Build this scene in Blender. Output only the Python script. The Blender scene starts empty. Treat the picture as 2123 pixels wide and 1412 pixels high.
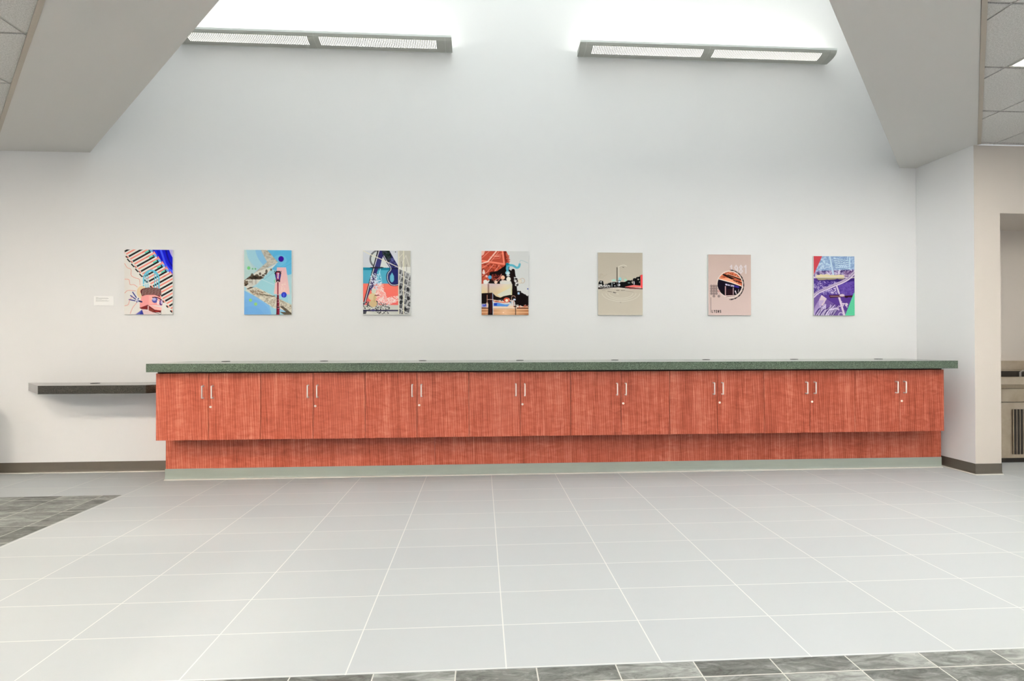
import bpy, bmesh, math, random
import numpy as np
from mathutils import Vector, Matrix

S = bpy.context.scene
C = S.collection

# ------------------------------------------------------------------ camera
cam_d = bpy.data.cameras.new('camera')
cam = bpy.data.objects.new('camera', cam_d)
C.objects.link(cam)
S.camera = cam
cam_d.sensor_width = 36.0
cam_d.lens = 1075.8 * 36.0 / 2123.0
cam_d.clip_start = 0.05
YAW, PITCH, ROLL = 0.0595, 0.005, -0.0017
_f = Vector((math.sin(YAW) * math.cos(PITCH), math.cos(YAW) * math.cos(PITCH), math.sin(PITCH)))
_r = Vector((math.cos(YAW), -math.sin(YAW), 0))
_u = _r.cross(_f)
_r2 = _r * math.cos(ROLL) + _u * math.sin(ROLL)
_u2 = -_r * math.sin(ROLL) + _u * math.cos(ROLL)
M3 = Matrix((_r2, _u2, -_f)).transposed()
cam.matrix_world = Matrix.Translation((-0.0953, -4.7536, 1.254)) @ M3.to_4x4()

# ------------------------------------------------------------------ world and exposure
W = bpy.data.worlds.new('world')
S.world = W
W.use_nodes = True
bg = W.node_tree.nodes['Background']
bg.inputs[0].default_value = (0.98, 1.0, 1.02, 1)
bg.inputs[1].default_value = 0.42
S.view_settings.view_transform = 'Standard'
S.view_settings.look = 'None'
S.view_settings.exposure = 0.47
S.view_settings.gamma = 1.0
S.view_settings.use_curve_mapping = False
TROFFER_POWER = 80.0     # emission strength of the ceiling panels
UPLIGHT_POWER = 38.0     # emission strength of the tubes in the wall fixtures
SLOT_POWER = 1.0
SKYLIGHT_FILL_POWER = 1.75     # unseen glowing panel added over the well to brighten its walls

# ------------------------------------------------------------------ helpers
def lin(c):
    r = []
    for v in c[:3]:
        v = v / 255.0
        r.append(v / 12.92 if v <= 0.04045 else ((v + 0.055) / 1.055) ** 2.4)
    return (r[0], r[1], r[2], 1.0)

def mat(name, col=(200, 200, 200), rough=0.5, metal=0.0, spec=0.5, emit=0.0, emit_col=None):
    m = bpy.data.materials.new(name)
    m.use_nodes = True
    b = m.node_tree.nodes['Principled BSDF']
    b.inputs['Base Color'].default_value = lin(col)
    b.inputs['Roughness'].default_value = rough
    b.inputs['Metallic'].default_value = metal
    b.inputs['Specular IOR Level'].default_value = spec
    if emit:
        b.inputs['Emission Color'].default_value = lin(emit_col or col)
        b.inputs['Emission Strength'].default_value = emit
    return m

class N:
    """small node builder"""
    def __init__(s, m):
        s.m = m; s.t = m.node_tree; s.b = s.t.nodes['Principled BSDF']
    def new(s, kind, **kw):
        n = s.t.nodes.new(kind)
        for k, v in kw.items():
            setattr(n, k, v)
        return n
    def link(s, a, b):
        s.t.links.new(a, b)
    def math(s, op, a, b=None, c=None):
        n = s.new('ShaderNodeMath', operation=op)
        for i, v in enumerate((a, b, c)):
            if v is None: continue
            if isinstance(v, (int, float)): n.inputs[i].default_value = v
            else: s.link(v, n.inputs[i])
        return n.outputs[0]
    def mix(s, f, a, b, blend='MIX'):
        n = s.new('ShaderNodeMix', data_type='RGBA', blend_type=blend)
        for i, v in ((0, f), (6, a), (7, b)):
            if isinstance(v, (int, float)): n.inputs[i].default_value = v
            elif isinstance(v, tuple): n.inputs[i].default_value = v
            else: s.link(v, n.inputs[i])
        return n.outputs[2]
    def noise(s, vec, scale, detail=3, rough=0.5, dist=0.0):
        n = s.new('ShaderNodeTexNoise')
        n.inputs['Scale'].default_value = scale
        n.inputs['Detail'].default_value = detail
        n.inputs['Roughness'].default_value = rough
        n.inputs['Distortion'].default_value = dist
        if vec is not None: s.link(vec, n.inputs['Vector'])
        return n.outputs['Fac']
    def mapping(s, vec, scale=(1, 1, 1), loc=(0, 0, 0)):
        n = s.new('ShaderNodeMapping')
        n.inputs['Scale'].default_value = scale
        n.inputs['Location'].default_value = loc
        s.link(vec, n.inputs['Vector'])
        return n.outputs[0]
    def ramp(s, f, stops):
        n = s.new('ShaderNodeValToRGB')
        e = n.color_ramp.elements
        while len(e) < len(stops): e.new(0.5)
        for el, (p, c) in zip(e, stops):
            el.position = p; el.color = c
        s.link(f, n.inputs[0])
        return n.outputs[0]

class MB:
    """collects shapes and links them as one mesh object"""
    def __init__(s):
        s.bm = bmesh.new()
    def face(s, pts, mi=0):
        f = s.bm.faces.new([s.bm.verts.new(p) for p in pts]); f.material_index = mi
        return f
    def box(s, x0, x1, y0, y1, z0, z1, mi=0):
        v = [s.bm.verts.new((x, y, z)) for z in (z0, z1) for y in (y0, y1) for x in (x0, x1)]
        for q in ((0, 2, 3, 1), (4, 5, 7, 6), (0, 1, 5, 4), (2, 6, 7, 3), (0, 4, 6, 2), (1, 3, 7, 5)):
            f = s.bm.faces.new([v[i] for i in q]); f.material_index = mi
        return s
    def prism(s, poly, z0, z1, mi=0):
        a = [s.bm.verts.new((x, y, z0)) for x, y in poly]
        b = [s.bm.verts.new((x, y, z1)) for x, y in poly]
        s.bm.faces.new(a[::-1]).material_index = mi
        s.bm.faces.new(b).material_index = mi
        n = len(poly)
        for i in range(n):
            s.bm.faces.new([a[i], a[(i + 1) % n], b[(i + 1) % n], b[i]]).material_index = mi
        return s
    def xprism(s, prof, x0, x1, mi=0):
        """closed profile of (y,z) extruded along x"""
        a = [s.bm.verts.new((x0, y, z)) for y, z in prof]
        b = [s.bm.verts.new((x1, y, z)) for y, z in prof]
        s.bm.faces.new(a).material_index = mi
        s.bm.faces.new(b[::-1]).material_index = mi
        n = len(prof)
        for i in range(n):
            s.bm.faces.new([b[i], b[(i + 1) % n], a[(i + 1) % n], a[i]]).material_index = mi
        return s
    def yprism(s, prof, y0, y1, mi=0):
        a = [s.bm.verts.new((x, y0, z)) for x, z in prof]
        b = [s.bm.verts.new((x, y1, z)) for x, z in prof]
        s.bm.faces.new(a[::-1]).material_index = mi
        s.bm.faces.new(b).material_index = mi
        n = len(prof)
        for i in range(n):
            s.bm.faces.new([a[i], a[(i + 1) % n], b[(i + 1) % n], b[i]]).material_index = mi
        return s
    def tube(s, pts, r, seg=10, mi=0):
        pts = [Vector(p) for p in pts]
        rings = []
        for i, p in enumerate(pts):
            d = (pts[min(i + 1, len(pts) - 1)] - pts[max(i - 1, 0)]).normalized()
            a = d.orthogonal() if i == 0 else rings_a - d * rings_a.dot(d)
            a.normalize(); rings_a = a
            b = d.cross(a)
            rings.append([s.bm.verts.new(p + (a * math.cos(t) + b * math.sin(t)) * r)
                          for t in [2 * math.pi * k / seg for k in range(seg)]])
        for q, w in zip(rings, rings[1:]):
            for k in range(seg):
                s.bm.faces.new([q[k], q[(k + 1) % seg], w[(k + 1) % seg], w[k]]).material_index = mi
        s.bm.faces.new(rings[0][::-1]).material_index = mi
        s.bm.faces.new(rings[-1]).material_index = mi
        return s
    def lathe(s, prof, cx, cy, seg=32, axis='Z', mi=0):
        """profile of (radius, height), revolved about a Z or a Y axis"""
        rings = []
        for r, h in prof:
            ring = []
            for k in range(seg):
                t = 2 * math.pi * k / seg
                if axis == 'Z': p = (cx + r * math.cos(t), cy + r * math.sin(t), h)
                else: p = (cx + r * math.cos(t), h, cy + r * math.sin(t))
                ring.append(s.bm.verts.new(p))
            rings.append(ring)
        for q, w in zip(rings, rings[1:]):
            for k in range(seg):
                s.bm.faces.new([q[k], q[(k + 1) % seg], w[(k + 1) % seg], w[k]]).material_index = mi
        s.bm.faces.new(rings[0][::-1]).material_index = mi
        s.bm.faces.new(rings[-1]).material_index = mi
        return s
    def build(s, name, m, parent=None, loc=(0, 0, 0), bevel=0.0, smooth=False, **props):
        """verts were given in world coordinates; loc becomes the object's own origin"""
        origin = Vector(loc)
        base = Vector(parent_world(parent)) if parent else Vector((0, 0, 0))
        bmesh.ops.recalc_face_normals(s.bm, faces=s.bm.faces[:])
        for v in s.bm.verts: v.co -= origin
        me = bpy.data.meshes.new(name)
        s.bm.to_mesh(me); s.bm.free()
        ms = m if isinstance(m, (list, tuple)) else [m]
        for q in ms: me.materials.append(q)
        o = bpy.data.objects.new(name, me)
        C.objects.link(o)
        o.location = origin - base
        if parent: o.parent = parent
        if bevel:
            b = o.modifiers.new('bevel', 'BEVEL'); b.width = bevel; b.segments = 2
            b.limit_method = 'ANGLE'; b.angle_limit = math.radians(40)
        if smooth:
            for p in me.polygons: p.use_smooth = True
        for k, v in props.items(): o[k] = v
        return o

def parent_world(o):
    v = Vector((0, 0, 0))
    while o:
        v += o.location; o = o.parent
    return v

def thing(name, label, cat, loc=(0, 0, 0), group=None):
    o = bpy.data.objects.new(name, None)
    o.empty_display_size = 0.1
    C.objects.link(o)
    o.location = loc
    o['label'] = label; o['category'] = cat
    if group: o['group'] = group
    return o

# ------------------------------------------------------------------ materials
def m_paint(name, col, rough=0.6):
    m = mat(name, col, rough, spec=0.3)
    n = N(m)
    tc = n.new('ShaderNodeTexCoord')
    f = n.noise(tc.outputs['Object'], 260, 2)
    bp = n.new('ShaderNodeBump'); bp.inputs['Strength'].default_value = 0.05; bp.inputs['Distance'].default_value = 0.001
    n.link(f, bp.inputs['Height']); n.link(bp.outputs[0], n.b.inputs['Normal'])
    return m

M_WALL = m_paint('paint_white', (238, 237, 236))
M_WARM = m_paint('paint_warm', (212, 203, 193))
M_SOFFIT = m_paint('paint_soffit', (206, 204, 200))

def m_wood(name='cherry_laminate'):
    m = mat(name, (196, 90, 64), 0.42, spec=0.35)
    n = N(m)
    tc = n.new('ShaderNodeTexCoord'); oi = n.new('ShaderNodeObjectInfo')
    off = n.new('ShaderNodeCombineXYZ')
    n.link(n.math('MULTIPLY', oi.outputs['Random'], 37.0), off.inputs[0])
    n.link(n.math('MULTIPLY', oi.outputs['Random'], 91.0), off.inputs[2])
    va = n.new('ShaderNodeVectorMath', operation='ADD')
    n.link(tc.outputs['Object'], va.inputs[0]); n.link(off.outputs[0], va.inputs[1])
    P = va.outputs[0]
    fine = n.noise(n.mapping(P, (230, 1, 3.5)), 1.0, 4, 0.7)
    streak = n.noise(n.mapping(P, (34, 1, 1.1)), 1.0, 3, 0.55, 0.4)
    broad = n.noise(n.mapping(P, (7, 1, 0.9)), 1.0, 2, 0.5)
    figure = n.noise(n.mapping(P, (9, 1, 26)), 1.0, 3, 0.6, 0.8)
    fmask = n.noise(n.mapping(P, (5, 1, 2.2), (3, 0, 5)), 1.0, 2, 0.5)
    wv = n.new('ShaderNodeTexWave', wave_type='RINGS', rings_direction='Y')
    wv.inputs['Scale'].default_value = 1.0
    wv.inputs['Distortion'].default_value = 5.0
    wv.inputs['Detail'].default_value = 2.0
    wv.inputs['Detail Scale'].default_value = 1.2
    n.link(n.mapping(P, (16, 1, 2.1)), wv.inputs['Vector'])
    f = n.math('MULTIPLY', fine, 0.75)
    f = n.math('MULTIPLY_ADD', streak, 0.55, f)
    f = n.math('MULTIPLY_ADD', broad, 0.45, f)
    f = n.math('MULTIPLY_ADD', wv.outputs['Fac'], 0.16, f)
    fm = n.math('MULTIPLY', n.math('SUBTRACT', figure, 0.5), n.math('GREATER_THAN', fmask, 0.0))
    fm = n.math('MULTIPLY', fm, n.math('MULTIPLY', fmask, 0.85))
    f = n.math('ADD', f, fm)
    f = n.math('SUBTRACT', f, 0.45)
    col = n.ramp(f, [(0.12, lin((104, 36, 20))), (0.36, lin((149, 65, 43))), (0.55, lin((174, 87, 64))), (0.85, lin((204, 128, 105)))])
    lines = n.noise(n.mapping(P, (330, 1, 5)), 1.0, 2, 0.5)
    lm = n.math('MULTIPLY', n.math('GREATER_THAN', lines, 0.60), 0.5)
    col = n.mix(lm, col, lin((128, 52, 32)))
    n.link(col, n.b.inputs['Base Color'])
    return m
M_WOOD = m_wood()
M_REVEAL_SHADE = mat('shadow_reveal', (70, 28, 18), 0.6)  # shade under the counter painted into the recessed strip's colour

def m_speckle(name, a, b, c, rough):
    m = mat(name, b, rough, spec=0.5)
    n = N(m)
    tc = n.new('ShaderNodeTexCoord')
    f = n.noise(tc.outputs['Object'], 330, 2, 0.7)
    col = n.ramp(f, [(0.34, lin(a)), (0.5, lin(b)), (0.66, lin(c))])
    n.link(col, n.b.inputs['Base Color'])
    return m
M_COUNTER = m_speckle('green_granite_laminate', (28, 36, 26), (72, 86, 70), (126, 142, 122), 0.1)
M_SHELF = m_speckle('charcoal_granite_laminate', (20, 19, 15), (46, 43, 36), (84, 81, 72), 0.1)
M_BLACK = mat('black_plastic', (18, 18, 18), 0.4)

def m_vinyl(name, col, rough=0.3):
    m = mat(name, col, rough, spec=0.5)
    n = N(m)
    tc = n.new('ShaderNodeTexCoord')
    f = n.noise(n.mapping(tc.outputs['Object'], (1.2, 1, 9)), 3, 4, 0.6)
    k = tuple(v * 0.82 for v in lin(col)[:3]) + (1.0,)
    n.link(n.mix(f, k, lin(col)), n.b.inputs['Base Color'])
    return m
M_VINYL = m_vinyl('taupe_vinyl_base', (92, 86, 76))
M_KICKBASE = m_vinyl('vinyl_base_floor_sheen', (164, 173, 163))  # reflection of the bright floor painted in as a lighter vinyl colour
M_TOE_EDGE = mat('pale_toe_edge', (214, 212, 204), 0.5)  # paler colour along the toe of the cove bases
M_NICKEL = mat('satin_nickel', (246, 240, 234), 0.35, 0.25)
M_LOCK = mat('lock_metal', (236, 228, 218), 0.35, 0.2)
M_ALU = mat('painted_aluminium', (176, 177, 170), 0.45, 0.0)
M_LIP = mat('white_enamel', (222, 226, 222), 0.4)
M_LAMP = mat('lit_tube', (255, 255, 250), 0.5, emit=UPLIGHT_POWER, emit_col=(252, 255, 252))
M_SLOT = mat('lit_diffuser', (255, 252, 246), 0.5, emit=SLOT_POWER, emit_col=(255, 250, 244))
M_TROFFER = {k: mat('lit_panel', (255, 250, 240), 0.5, emit=TROFFER_POWER * f, emit_col=c)
             for k, f, c in (('bright', 1.6, (255, 245, 233)), ('normal', 1.35, (248, 250, 255)), ('dim', 0.44, (250, 250, 250)), ('low', 0.3, (250, 248, 244)))}   # the panels are dimmed differently across the hall
M_SKYLIGHT_FILL = mat('skylight_fill', (235, 244, 242), 0.5, emit=SKYLIGHT_FILL_POWER, emit_col=(238, 247, 247))
M_FRAME = mat('white_frame', (225, 222, 214), 0.5)
M_TRIM = mat('beige_angle_trim', (172, 163, 150), 0.5)
M_CARD = mat('white_card', (252, 251, 249), 0.6)
M_CARDINK = mat('grey_print', (186, 186, 184), 0.7)
M_PANEL = mat('white_panel_edge', (226, 225, 220), 0.5)

def m_floor_light():
    m = mat('light_porcelain_tile', (208, 209, 207), 0.45, spec=0.15)
    n = N(m)
    g = n.new('ShaderNodeNewGeometry'); sp = n.new('ShaderNodeSeparateXYZ')
    n.link(g.outputs['Position'], sp.inputs[0])
    ux = n.math('DIVIDE', n.math('ADD', sp.outputs[0], 61.0), 0.61)
    uy = n.math('DIVIDE', n.math('ADD', sp.outputs[1], 61.0), 0.305)
    fx = n.math('FRACT', ux); fy = n.math('FRACT', uy)
    dx = n.math('MULTIPLY', n.math('MINIMUM', fx, n.math('SUBTRACT', 1.0, fx)), 0.61)
    dy = n.math('MULTIPLY', n.math('MINIMUM', fy, n.math('SUBTRACT', 1.0, fy)), 0.305)
    d = n.math('MINIMUM', n.math('MULTIPLY', dx, 0.8), dy)
    gm = n.math('LESS_THAN', d, 0.0021)
    wn = n.new('ShaderNodeTexWhiteNoise', noise_dimensions='2D')
    cb = n.new('ShaderNodeCombineXYZ')
    n.link(n.math('FLOOR', ux), cb.inputs[0]); n.link(n.math('FLOOR', uy), cb.inputs[1])
    n.link(cb.outputs[0], wn.inputs['Vector'])
    soft = n.noise(n.mapping(g.outputs['Position'], (1.2, 5, 1)), 2.0, 4, 0.6)
    base = n.mix(wn.outputs['Value'], lin((193, 197, 199)), lin((197, 201, 202)))
    base = n.mix(n.math('MULTIPLY', soft, 0.35), base, lin((189, 193, 195)))
    n.link(n.mix(gm, base, lin((228, 228, 225))), n.b.inputs['Base Color'])
    n.link(n.math('MULTIPLY_ADD', gm, 0.3, 0.45), n.b.inputs['Roughness'])
    bp = n.new('ShaderNodeBump'); bp.inputs['Strength'].default_value = 0.3; bp.inputs['Distance'].default_value = 0.001
    n.link(n.math('SUBTRACT', 1.0, gm), bp.inputs['Height']); n.link(bp.outputs[0], n.b.inputs['Normal'])
    return m

def m_floor_dark():
    m = mat('slate_tile', (120, 122, 118), 0.45, spec=0.4)
    n = N(m)
    g = n.new('ShaderNodeNewGeometry'); sp = n.new('ShaderNodeSeparateXYZ')
    n.link(g.outputs['Position'], sp.inputs[0])
    T = 0.31
    # the paving left of X=-3.07 starts its joints from its own corner
    left = n.math('LESS_THAN', sp.outputs[0], -3.0)
    x = n.math('ADD', sp.outputs[0], n.math('MULTIPLY_ADD', left, -0.075, 62.0 - 0.116))
    ux = n.math('DIVIDE', x, T)
    uy = n.math('DIVIDE', n.math('ADD', sp.outputs[1], 62.0 + 0.365), T)
    fx = n.math('FRACT', ux); fy = n.math('FRACT', uy)
    d = n.math('MULTIPLY', n.math('MINIMUM', n.math('MINIMUM', fx, n.math('SUBTRACT', 1.0, fx)),
                                  n.math('MINIMUM', fy, n.math('SUBTRACT', 1.0, fy))), T)
    gm = n.math('LESS_THAN', d, 0.0026)
    wn = n.new('ShaderNodeTexWhiteNoise', noise_dimensions='2D')
    cb = n.new('ShaderNodeCombineXYZ')
    n.link(n.math('FLOOR', ux), cb.inputs[0]); n.link(n.math('FLOOR', uy), cb.inputs[1])
    n.link(cb.outputs[0], wn.inputs['Vector'])
    v = n.new('ShaderNodeVectorMath', operation='MULTIPLY_ADD')
    n.link(wn.outputs['Color'], v.inputs[0]); v.inputs[1].default_value = (9, 9, 9)
    n.link(g.outputs['Position'], v.inputs[2])
    f1 = n.noise(n.mapping(v.outputs[0], (5, 16, 1)), 1.6, 8, 0.72, 1.2)
    f2 = n.noise(n.mapping(v.outputs[0], (3, 7, 1)), 1.2, 3, 0.5, 0.5)
    f = n.math('MULTIPLY_ADD', f2, 0.5, n.math('MULTIPLY', f1, 0.75))
    f = n.math('ADD', n.math('SUBTRACT', f, 0.12), n.math('MULTIPLY', n.math('SUBTRACT', wn.outputs['Value'], 0.5), 0.12))
    col = n.ramp(f, [(0.34, lin((66, 68, 64))), (0.48, lin((108, 111, 107))), (0.58, lin((140, 143, 139))), (0.72, lin((178, 181, 177)))])
    n.link(n.mix(gm, col, lin((206, 205, 198))), n.b.inputs['Base Color'])
    bp = n.new('ShaderNodeBump'); bp.inputs['Strength'].default_value = 0.5; bp.inputs['Distance'].default_value = 0.004
    n.link(f1, bp.inputs['Height']); n.link(bp.outputs[0], n.b.inputs['Normal'])
    return m

def m_acoustic():
    m = mat('acoustic_tile', (196, 194, 190), 0.9, spec=0.1)
    n = N(m)
    tc = n.new('ShaderNodeTexCoord')
    f = n.noise(tc.outputs['Object'], 300, 3, 0.6)
    f2 = n.noise(tc.outputs['Object'], 110, 3, 0.6)
    f = n.math('MULTIPLY_ADD', f2, 0.35, n.math('MULTIPLY', f, 0.65))
    n.link(n.ramp(f, [(0.34, lin((160, 158, 154))), (0.50, lin((206, 204, 200))), (0.66, lin((232, 230, 227)))]), n.b.inputs['Base Color'])
    return m
M_FL, M_FD, M_ACO = m_floor_light(), m_floor_dark(), m_acoustic()
M_GAP = mat('tee_shadow_gap', (70, 68, 62), 0.8)
M_TEE = mat('ceiling_tee', (186, 184, 178), 0.5)

def m_steel():
    m = mat('brushed_steel', (196, 182, 160), 0.32, 0.75)
    n = N(m)
    tc = n.new('ShaderNodeTexCoord')
    f = n.noise(n.mapping(tc.outputs['Object'], (60, 60, 2)), 3, 4, 0.6)
    f2 = n.noise(tc.outputs['Object'], 7, 3, 0.6)
    n.link(n.mix(f2, lin((168, 150, 124)), lin((214, 202, 182))), n.b.inputs['Base Color'])
    n.link(n.math('MULTIPLY_ADD', f, 0.2, 0.24), n.b.inputs['Roughness'])
    return m
M_STEEL = m_steel()
M_DARKSTEEL = mat('dark_grille', (60, 54, 46), 0.5, 0.4)

# ------------------------------------------------------------------ room
YW = 0.556          # face of the long wall
ZC = 3.129          # underside of the soffit
XC = 4.58           # side of the pier on the right
b = MB()
b.box(-10.0, XC - 0.001, YW, YW + 0.15, -0.05, 7.6)
b.build('wall_back', M_WALL, kind='structure')

# pier, head over the recess and the wall beyond it, all one piece of wall
YP, XA, XA2, ZA = -0.10, 4.842, 6.45, 2.483
b = MB()
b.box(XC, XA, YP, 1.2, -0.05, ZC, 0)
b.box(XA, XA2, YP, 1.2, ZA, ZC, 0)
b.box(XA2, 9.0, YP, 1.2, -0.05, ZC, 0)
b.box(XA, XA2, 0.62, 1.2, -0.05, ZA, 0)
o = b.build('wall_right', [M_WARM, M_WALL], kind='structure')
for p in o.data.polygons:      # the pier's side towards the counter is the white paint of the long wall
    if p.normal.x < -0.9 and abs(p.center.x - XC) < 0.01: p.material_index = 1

# floor
b = MB()
DXL, DYT, DYB = -3.07, -0.262, -2.752
xs = [-10, -4.33, DXL, 9]; ys = [-10, -3.98, DYB, DYT, 1.2]
for i in range(3):
    for j in range(4):
        dark = (j == 1) or (i == 1 and j in (1, 2)) 
        b.face([(xs[i], ys[j], 0), (xs[i + 1], ys[j], 0), (xs[i + 1], ys[j + 1], 0), (xs[i], ys[j + 1], 0)], 1 if dark else 0)
bmesh.ops.remove_doubles(b.bm, verts=b.bm.verts[:], dist=1e-5)
b.build('floor', [M_FL, M_FD], kind='structure')

# soffit bands (45 degrees in plan) under the light well
IR, OR_ = 3.84, 4.72      # x-y of the inner and outer edge on the right
IL, OL = -3.36, -4.25     # x+y on the left
AI = ((IR + IL) / 2, (IL - IR) / 2)
AO = ((OR_ + OL) / 2, (OL - OR_) / 2)
b = MB()
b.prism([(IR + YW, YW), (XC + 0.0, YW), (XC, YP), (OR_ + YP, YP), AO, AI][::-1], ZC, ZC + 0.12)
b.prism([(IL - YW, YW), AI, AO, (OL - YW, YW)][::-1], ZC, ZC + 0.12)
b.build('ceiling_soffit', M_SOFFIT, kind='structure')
# the well above: two upright sides and a lid
b = MB()
t = 0.12
b.prism([(IR + YW, YW), (IR + YW + t * 1.414, YW), (AI[0], AI[1] - t * 1.414), AI], ZC + 0.001, 7.4)
b.prism([(IL - YW, YW), (IL - YW - t * 1.414, YW), (AI[0], AI[1] - t * 1.414), AI], ZC + 0.001, 7.4)
b.build('wall_well', M_WALL, kind='structure')
MB().prism([(IR + YW + .2, YW), (IL - YW - .2, YW), (AI[0], AI[1] - .2)], 7.4, 7.5).build('ceiling_well', M_WALL, kind='structure')
MB().prism([(3.95, 0.47), (-3.45, 0.47), (0.24, -3.25)], 7.37, 7.398).build('added_skylight_1', M_SKYLIGHT_FILL, kind='structure')  # out of view, added to light the upper wall

# acoustic tile ceilings either side
def clip_line(poly, a, bb, c):
    """keep the part of a convex polygon with a*x+b*y<=c"""
    out = []
    for i in range(len(poly)):
        p, q = poly[i], poly[(i + 1) % len(poly)]
        dp, dq = a * p[0] + bb * p[1] - c, a * q[0] + bb * q[1] - c
        if dp <= 0: out.append(p)
        if dp * dq < 0:
            k = dp / (dp - dq); out.append((p[0] + (q[0] - p[0]) * k, p[1] + (q[1] - p[1]) * k))
    return out

def tile_ceiling(name, side, x0, y0, T, holes):
    """side +1 right, -1 left; joints pass through x0,y0 at a pitch T. Each tile sits just above its tees."""
    b = MB()
    if side > 0: lim = lambda P: clip_line(P, -1, 1, -(OR_ + 0.02))     # x-y >= OR
    else: lim = lambda P: clip_line(P, 1, 1, OL - 0.02)                 # x+y <= OL
    xr = (AO[0], 9.0) if side > 0 else (-10.0, AO[0])
    yr = (-9.0, YP if side > 0 else YW)
    zt = ZC + 0.012
    base = lim([(xr[0], yr[0]), (xr[1], yr[0]), (xr[1], yr[1]), (xr[0], yr[1])])
    b.prism(base, zt + 0.02, zt + 0.06, 3)
    i0, i1 = int((xr[0] - x0) // T) - 1, int((xr[1] - x0) // T) + 2
    j0, j1 = int((yr[0] - y0) // T) - 1, int((yr[1] - y0) // T) + 2
    def put(x1, x2, y1, y2, z1, z2, mi):
        x1, x2 = max(x1, xr[0]), min(x2, xr[1]); y1, y2 = max(y1, yr[0]), min(y2, yr[1])
        if x2 - x1 < 1e-3 or y2 - y1 < 1e-3: return
        P = lim([(x1, y1), (x2, y1), (x2, y2), (x1, y2)])
        if len(P) >= 3: b.prism(P, z1, z2, mi)
    g = 0.010
    for i in range(i0, i1):
        for j in range(j0, j1):
            if (i, j) in holes: continue
            x, y = x0 + i * T, y0 + j * T
            put(x + g, x + T - g, y + g, y + T - g, zt - 0.004, zt + 0.02, 0)
    for i in range(i0, i1):
        put(x0 + i * T - 0.007, x0 + i * T + 0.005, yr[0], yr[1], zt - 0.001, zt + 0.01, 1)
    for j in range(j0, j1):
        put(xr[0], xr[1], y0 + j * T - 0.010, y0 + j * T + 0.001, zt - 0.001, zt + 0.01, 1)
    return b.build(name, [M_ACO, M_TEE, M_GAP, M_GAP], kind='structure')

TR = 0.637
tile_ceiling('ceiling_right', 1, 3.49, -1.415, TR, {(0, -1)})
tile_ceiling('ceiling_left', -1, -2.857, -1.447, TR, set())
# angle trims along the soffit edges
def strip(x0, y0, x1, y1, w, z0, z1, name):
    d = Vector((x1 - x0, y1 - y0)).normalized(); nn = Vector((d.y, -d.x)) * w
    b = MB().prism([(x0, y0), (x1, y1), (x1 + nn.x, y1 + nn.y), (x0 + nn.x, y0 + nn.y)], z0, z1)
    k = nn * (0.0028 / w)          # closes the shadow joint above the angle
    b.prism([(x0 - k.x, y0 - k.y), (x1 - k.x, y1 - k.y), (x1 + nn.x, y1 + nn.y), (x0 + nn.x, y0 + nn.y)], z1 + 0.001, z1 + 0.018, 1)
    b.build(name, [M_TRIM, M_GAP], kind='structure')
strip(AO[0] + 0.003, AO[1] - 0.003, OR_ + YP - 0.02, YP - 0.02, 0.026, ZC - 0.006, ZC + 0.012, 'trim_1')
strip(OL - YW + 0.02, YW - 0.02, AO[0] - 0.003, AO[1] - 0.003, 0.026, ZC - 0.006, ZC + 0.012, 'trim_2')

# cove bases
def cove(name, p0, p1, out, m, h=0.103, lip=True):
    """vinyl base from p0 to p1 standing off the wall in direction out, with a pale-edged toe"""
    p0, p1, out = Vector(p0), Vector(p1), Vector(out)
    prof = [(0, 0.0), (0.024, 0.0), (0.024, 0.004), (0.013, 0.009), (0.007, 0.018), (0.005, 0.03), (0.005, h), (0, h)]
    b = MB()
    a = [b.bm.verts.new((p0.x + out.x * d, p0.y + out.y * d, z)) for d, z in prof]
    c = [b.bm.verts.new((p1.x + out.x * d, p1.y + out.y * d, z)) for d, z in prof]
    b.bm.faces.new(a); b.bm.faces.new(c[::-1])
    for i in range(len(prof)):
        j = (i + 1) % len(prof)
        f = b.bm.faces.new([a[i], a[j], c[j], c[i]])
        if i in (1, 2): f.material_index = 1
    return b, [m, M_TOE_EDGE]
b, ms = cove('', (-10, YW), (-2.998, YW), (0, -1), M_VINYL)
b.build('baseboard_left', ms, kind='structure')
def cove_around(name, face):
    """one leg of the base round the pier, mitred at the corner"""
    prof = [(0, 0.0), (0.024, 0.0), (0.024, 0.004), (0.013, 0.009), (0.007, 0.018), (0.005, 0.03), (0.005, 0.103), (0, 0.103)]
    b = MB()
    if face == 'side': far = lambda d: (XC - d, YW)
    else: far = lambda d: (XA, YP - d)
    a = [b.bm.verts.new((XC - d, YP - d, z)) for d, z in prof]
    c = [b.bm.verts.new((*far(d), z)) for d, z in prof]
    b.bm.faces.new(a); b.bm.faces.new(c[::-1])
    for i in range(len(prof)):
        j = (i + 1) % len(prof)
        f = b.bm.faces.new([a[i], a[j], c[j], c[i]])
        if i in (1, 2): f.material_index = 1
    b.build(name, [M_VINYL, M_TOE_EDGE], kind='structure')
cove_around('baseboard_right', 'side')
cove_around('baseboard_front', 'front')

# ------------------------------------------------------------------ cabinets
ED = [-2.950, -2.503, -2.052, -1.596, -1.137, -0.675, -0.207, 0.262, 0.727, 1.198, 1.657, 2.115, 2.565, 3.013, 3.456, 3.904, 4.352]
ZB, ZT = 0.403, 0.992
YD = -0.013
LAB = ['leftmost red cherry double-door cabinet, next to the low floating shelf',
       'red cherry double-door cabinet second from the left, under the blue street-lamp print',
       'red cherry double-door cabinet third from the left, under the print of a leaning post',
       'red cherry double-door cabinet fourth from the left, under the black and orange tree print',
       'red cherry double-door cabinet fifth from the left, under the plain beige skyline print',
       'red cherry double-door cabinet third from the right, left of the one under the pink print',
       'red cherry double-door cabinet second from the right, below the pink 1981 print',
       'rightmost red cherry double-door cabinet, beside the white pier']

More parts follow.
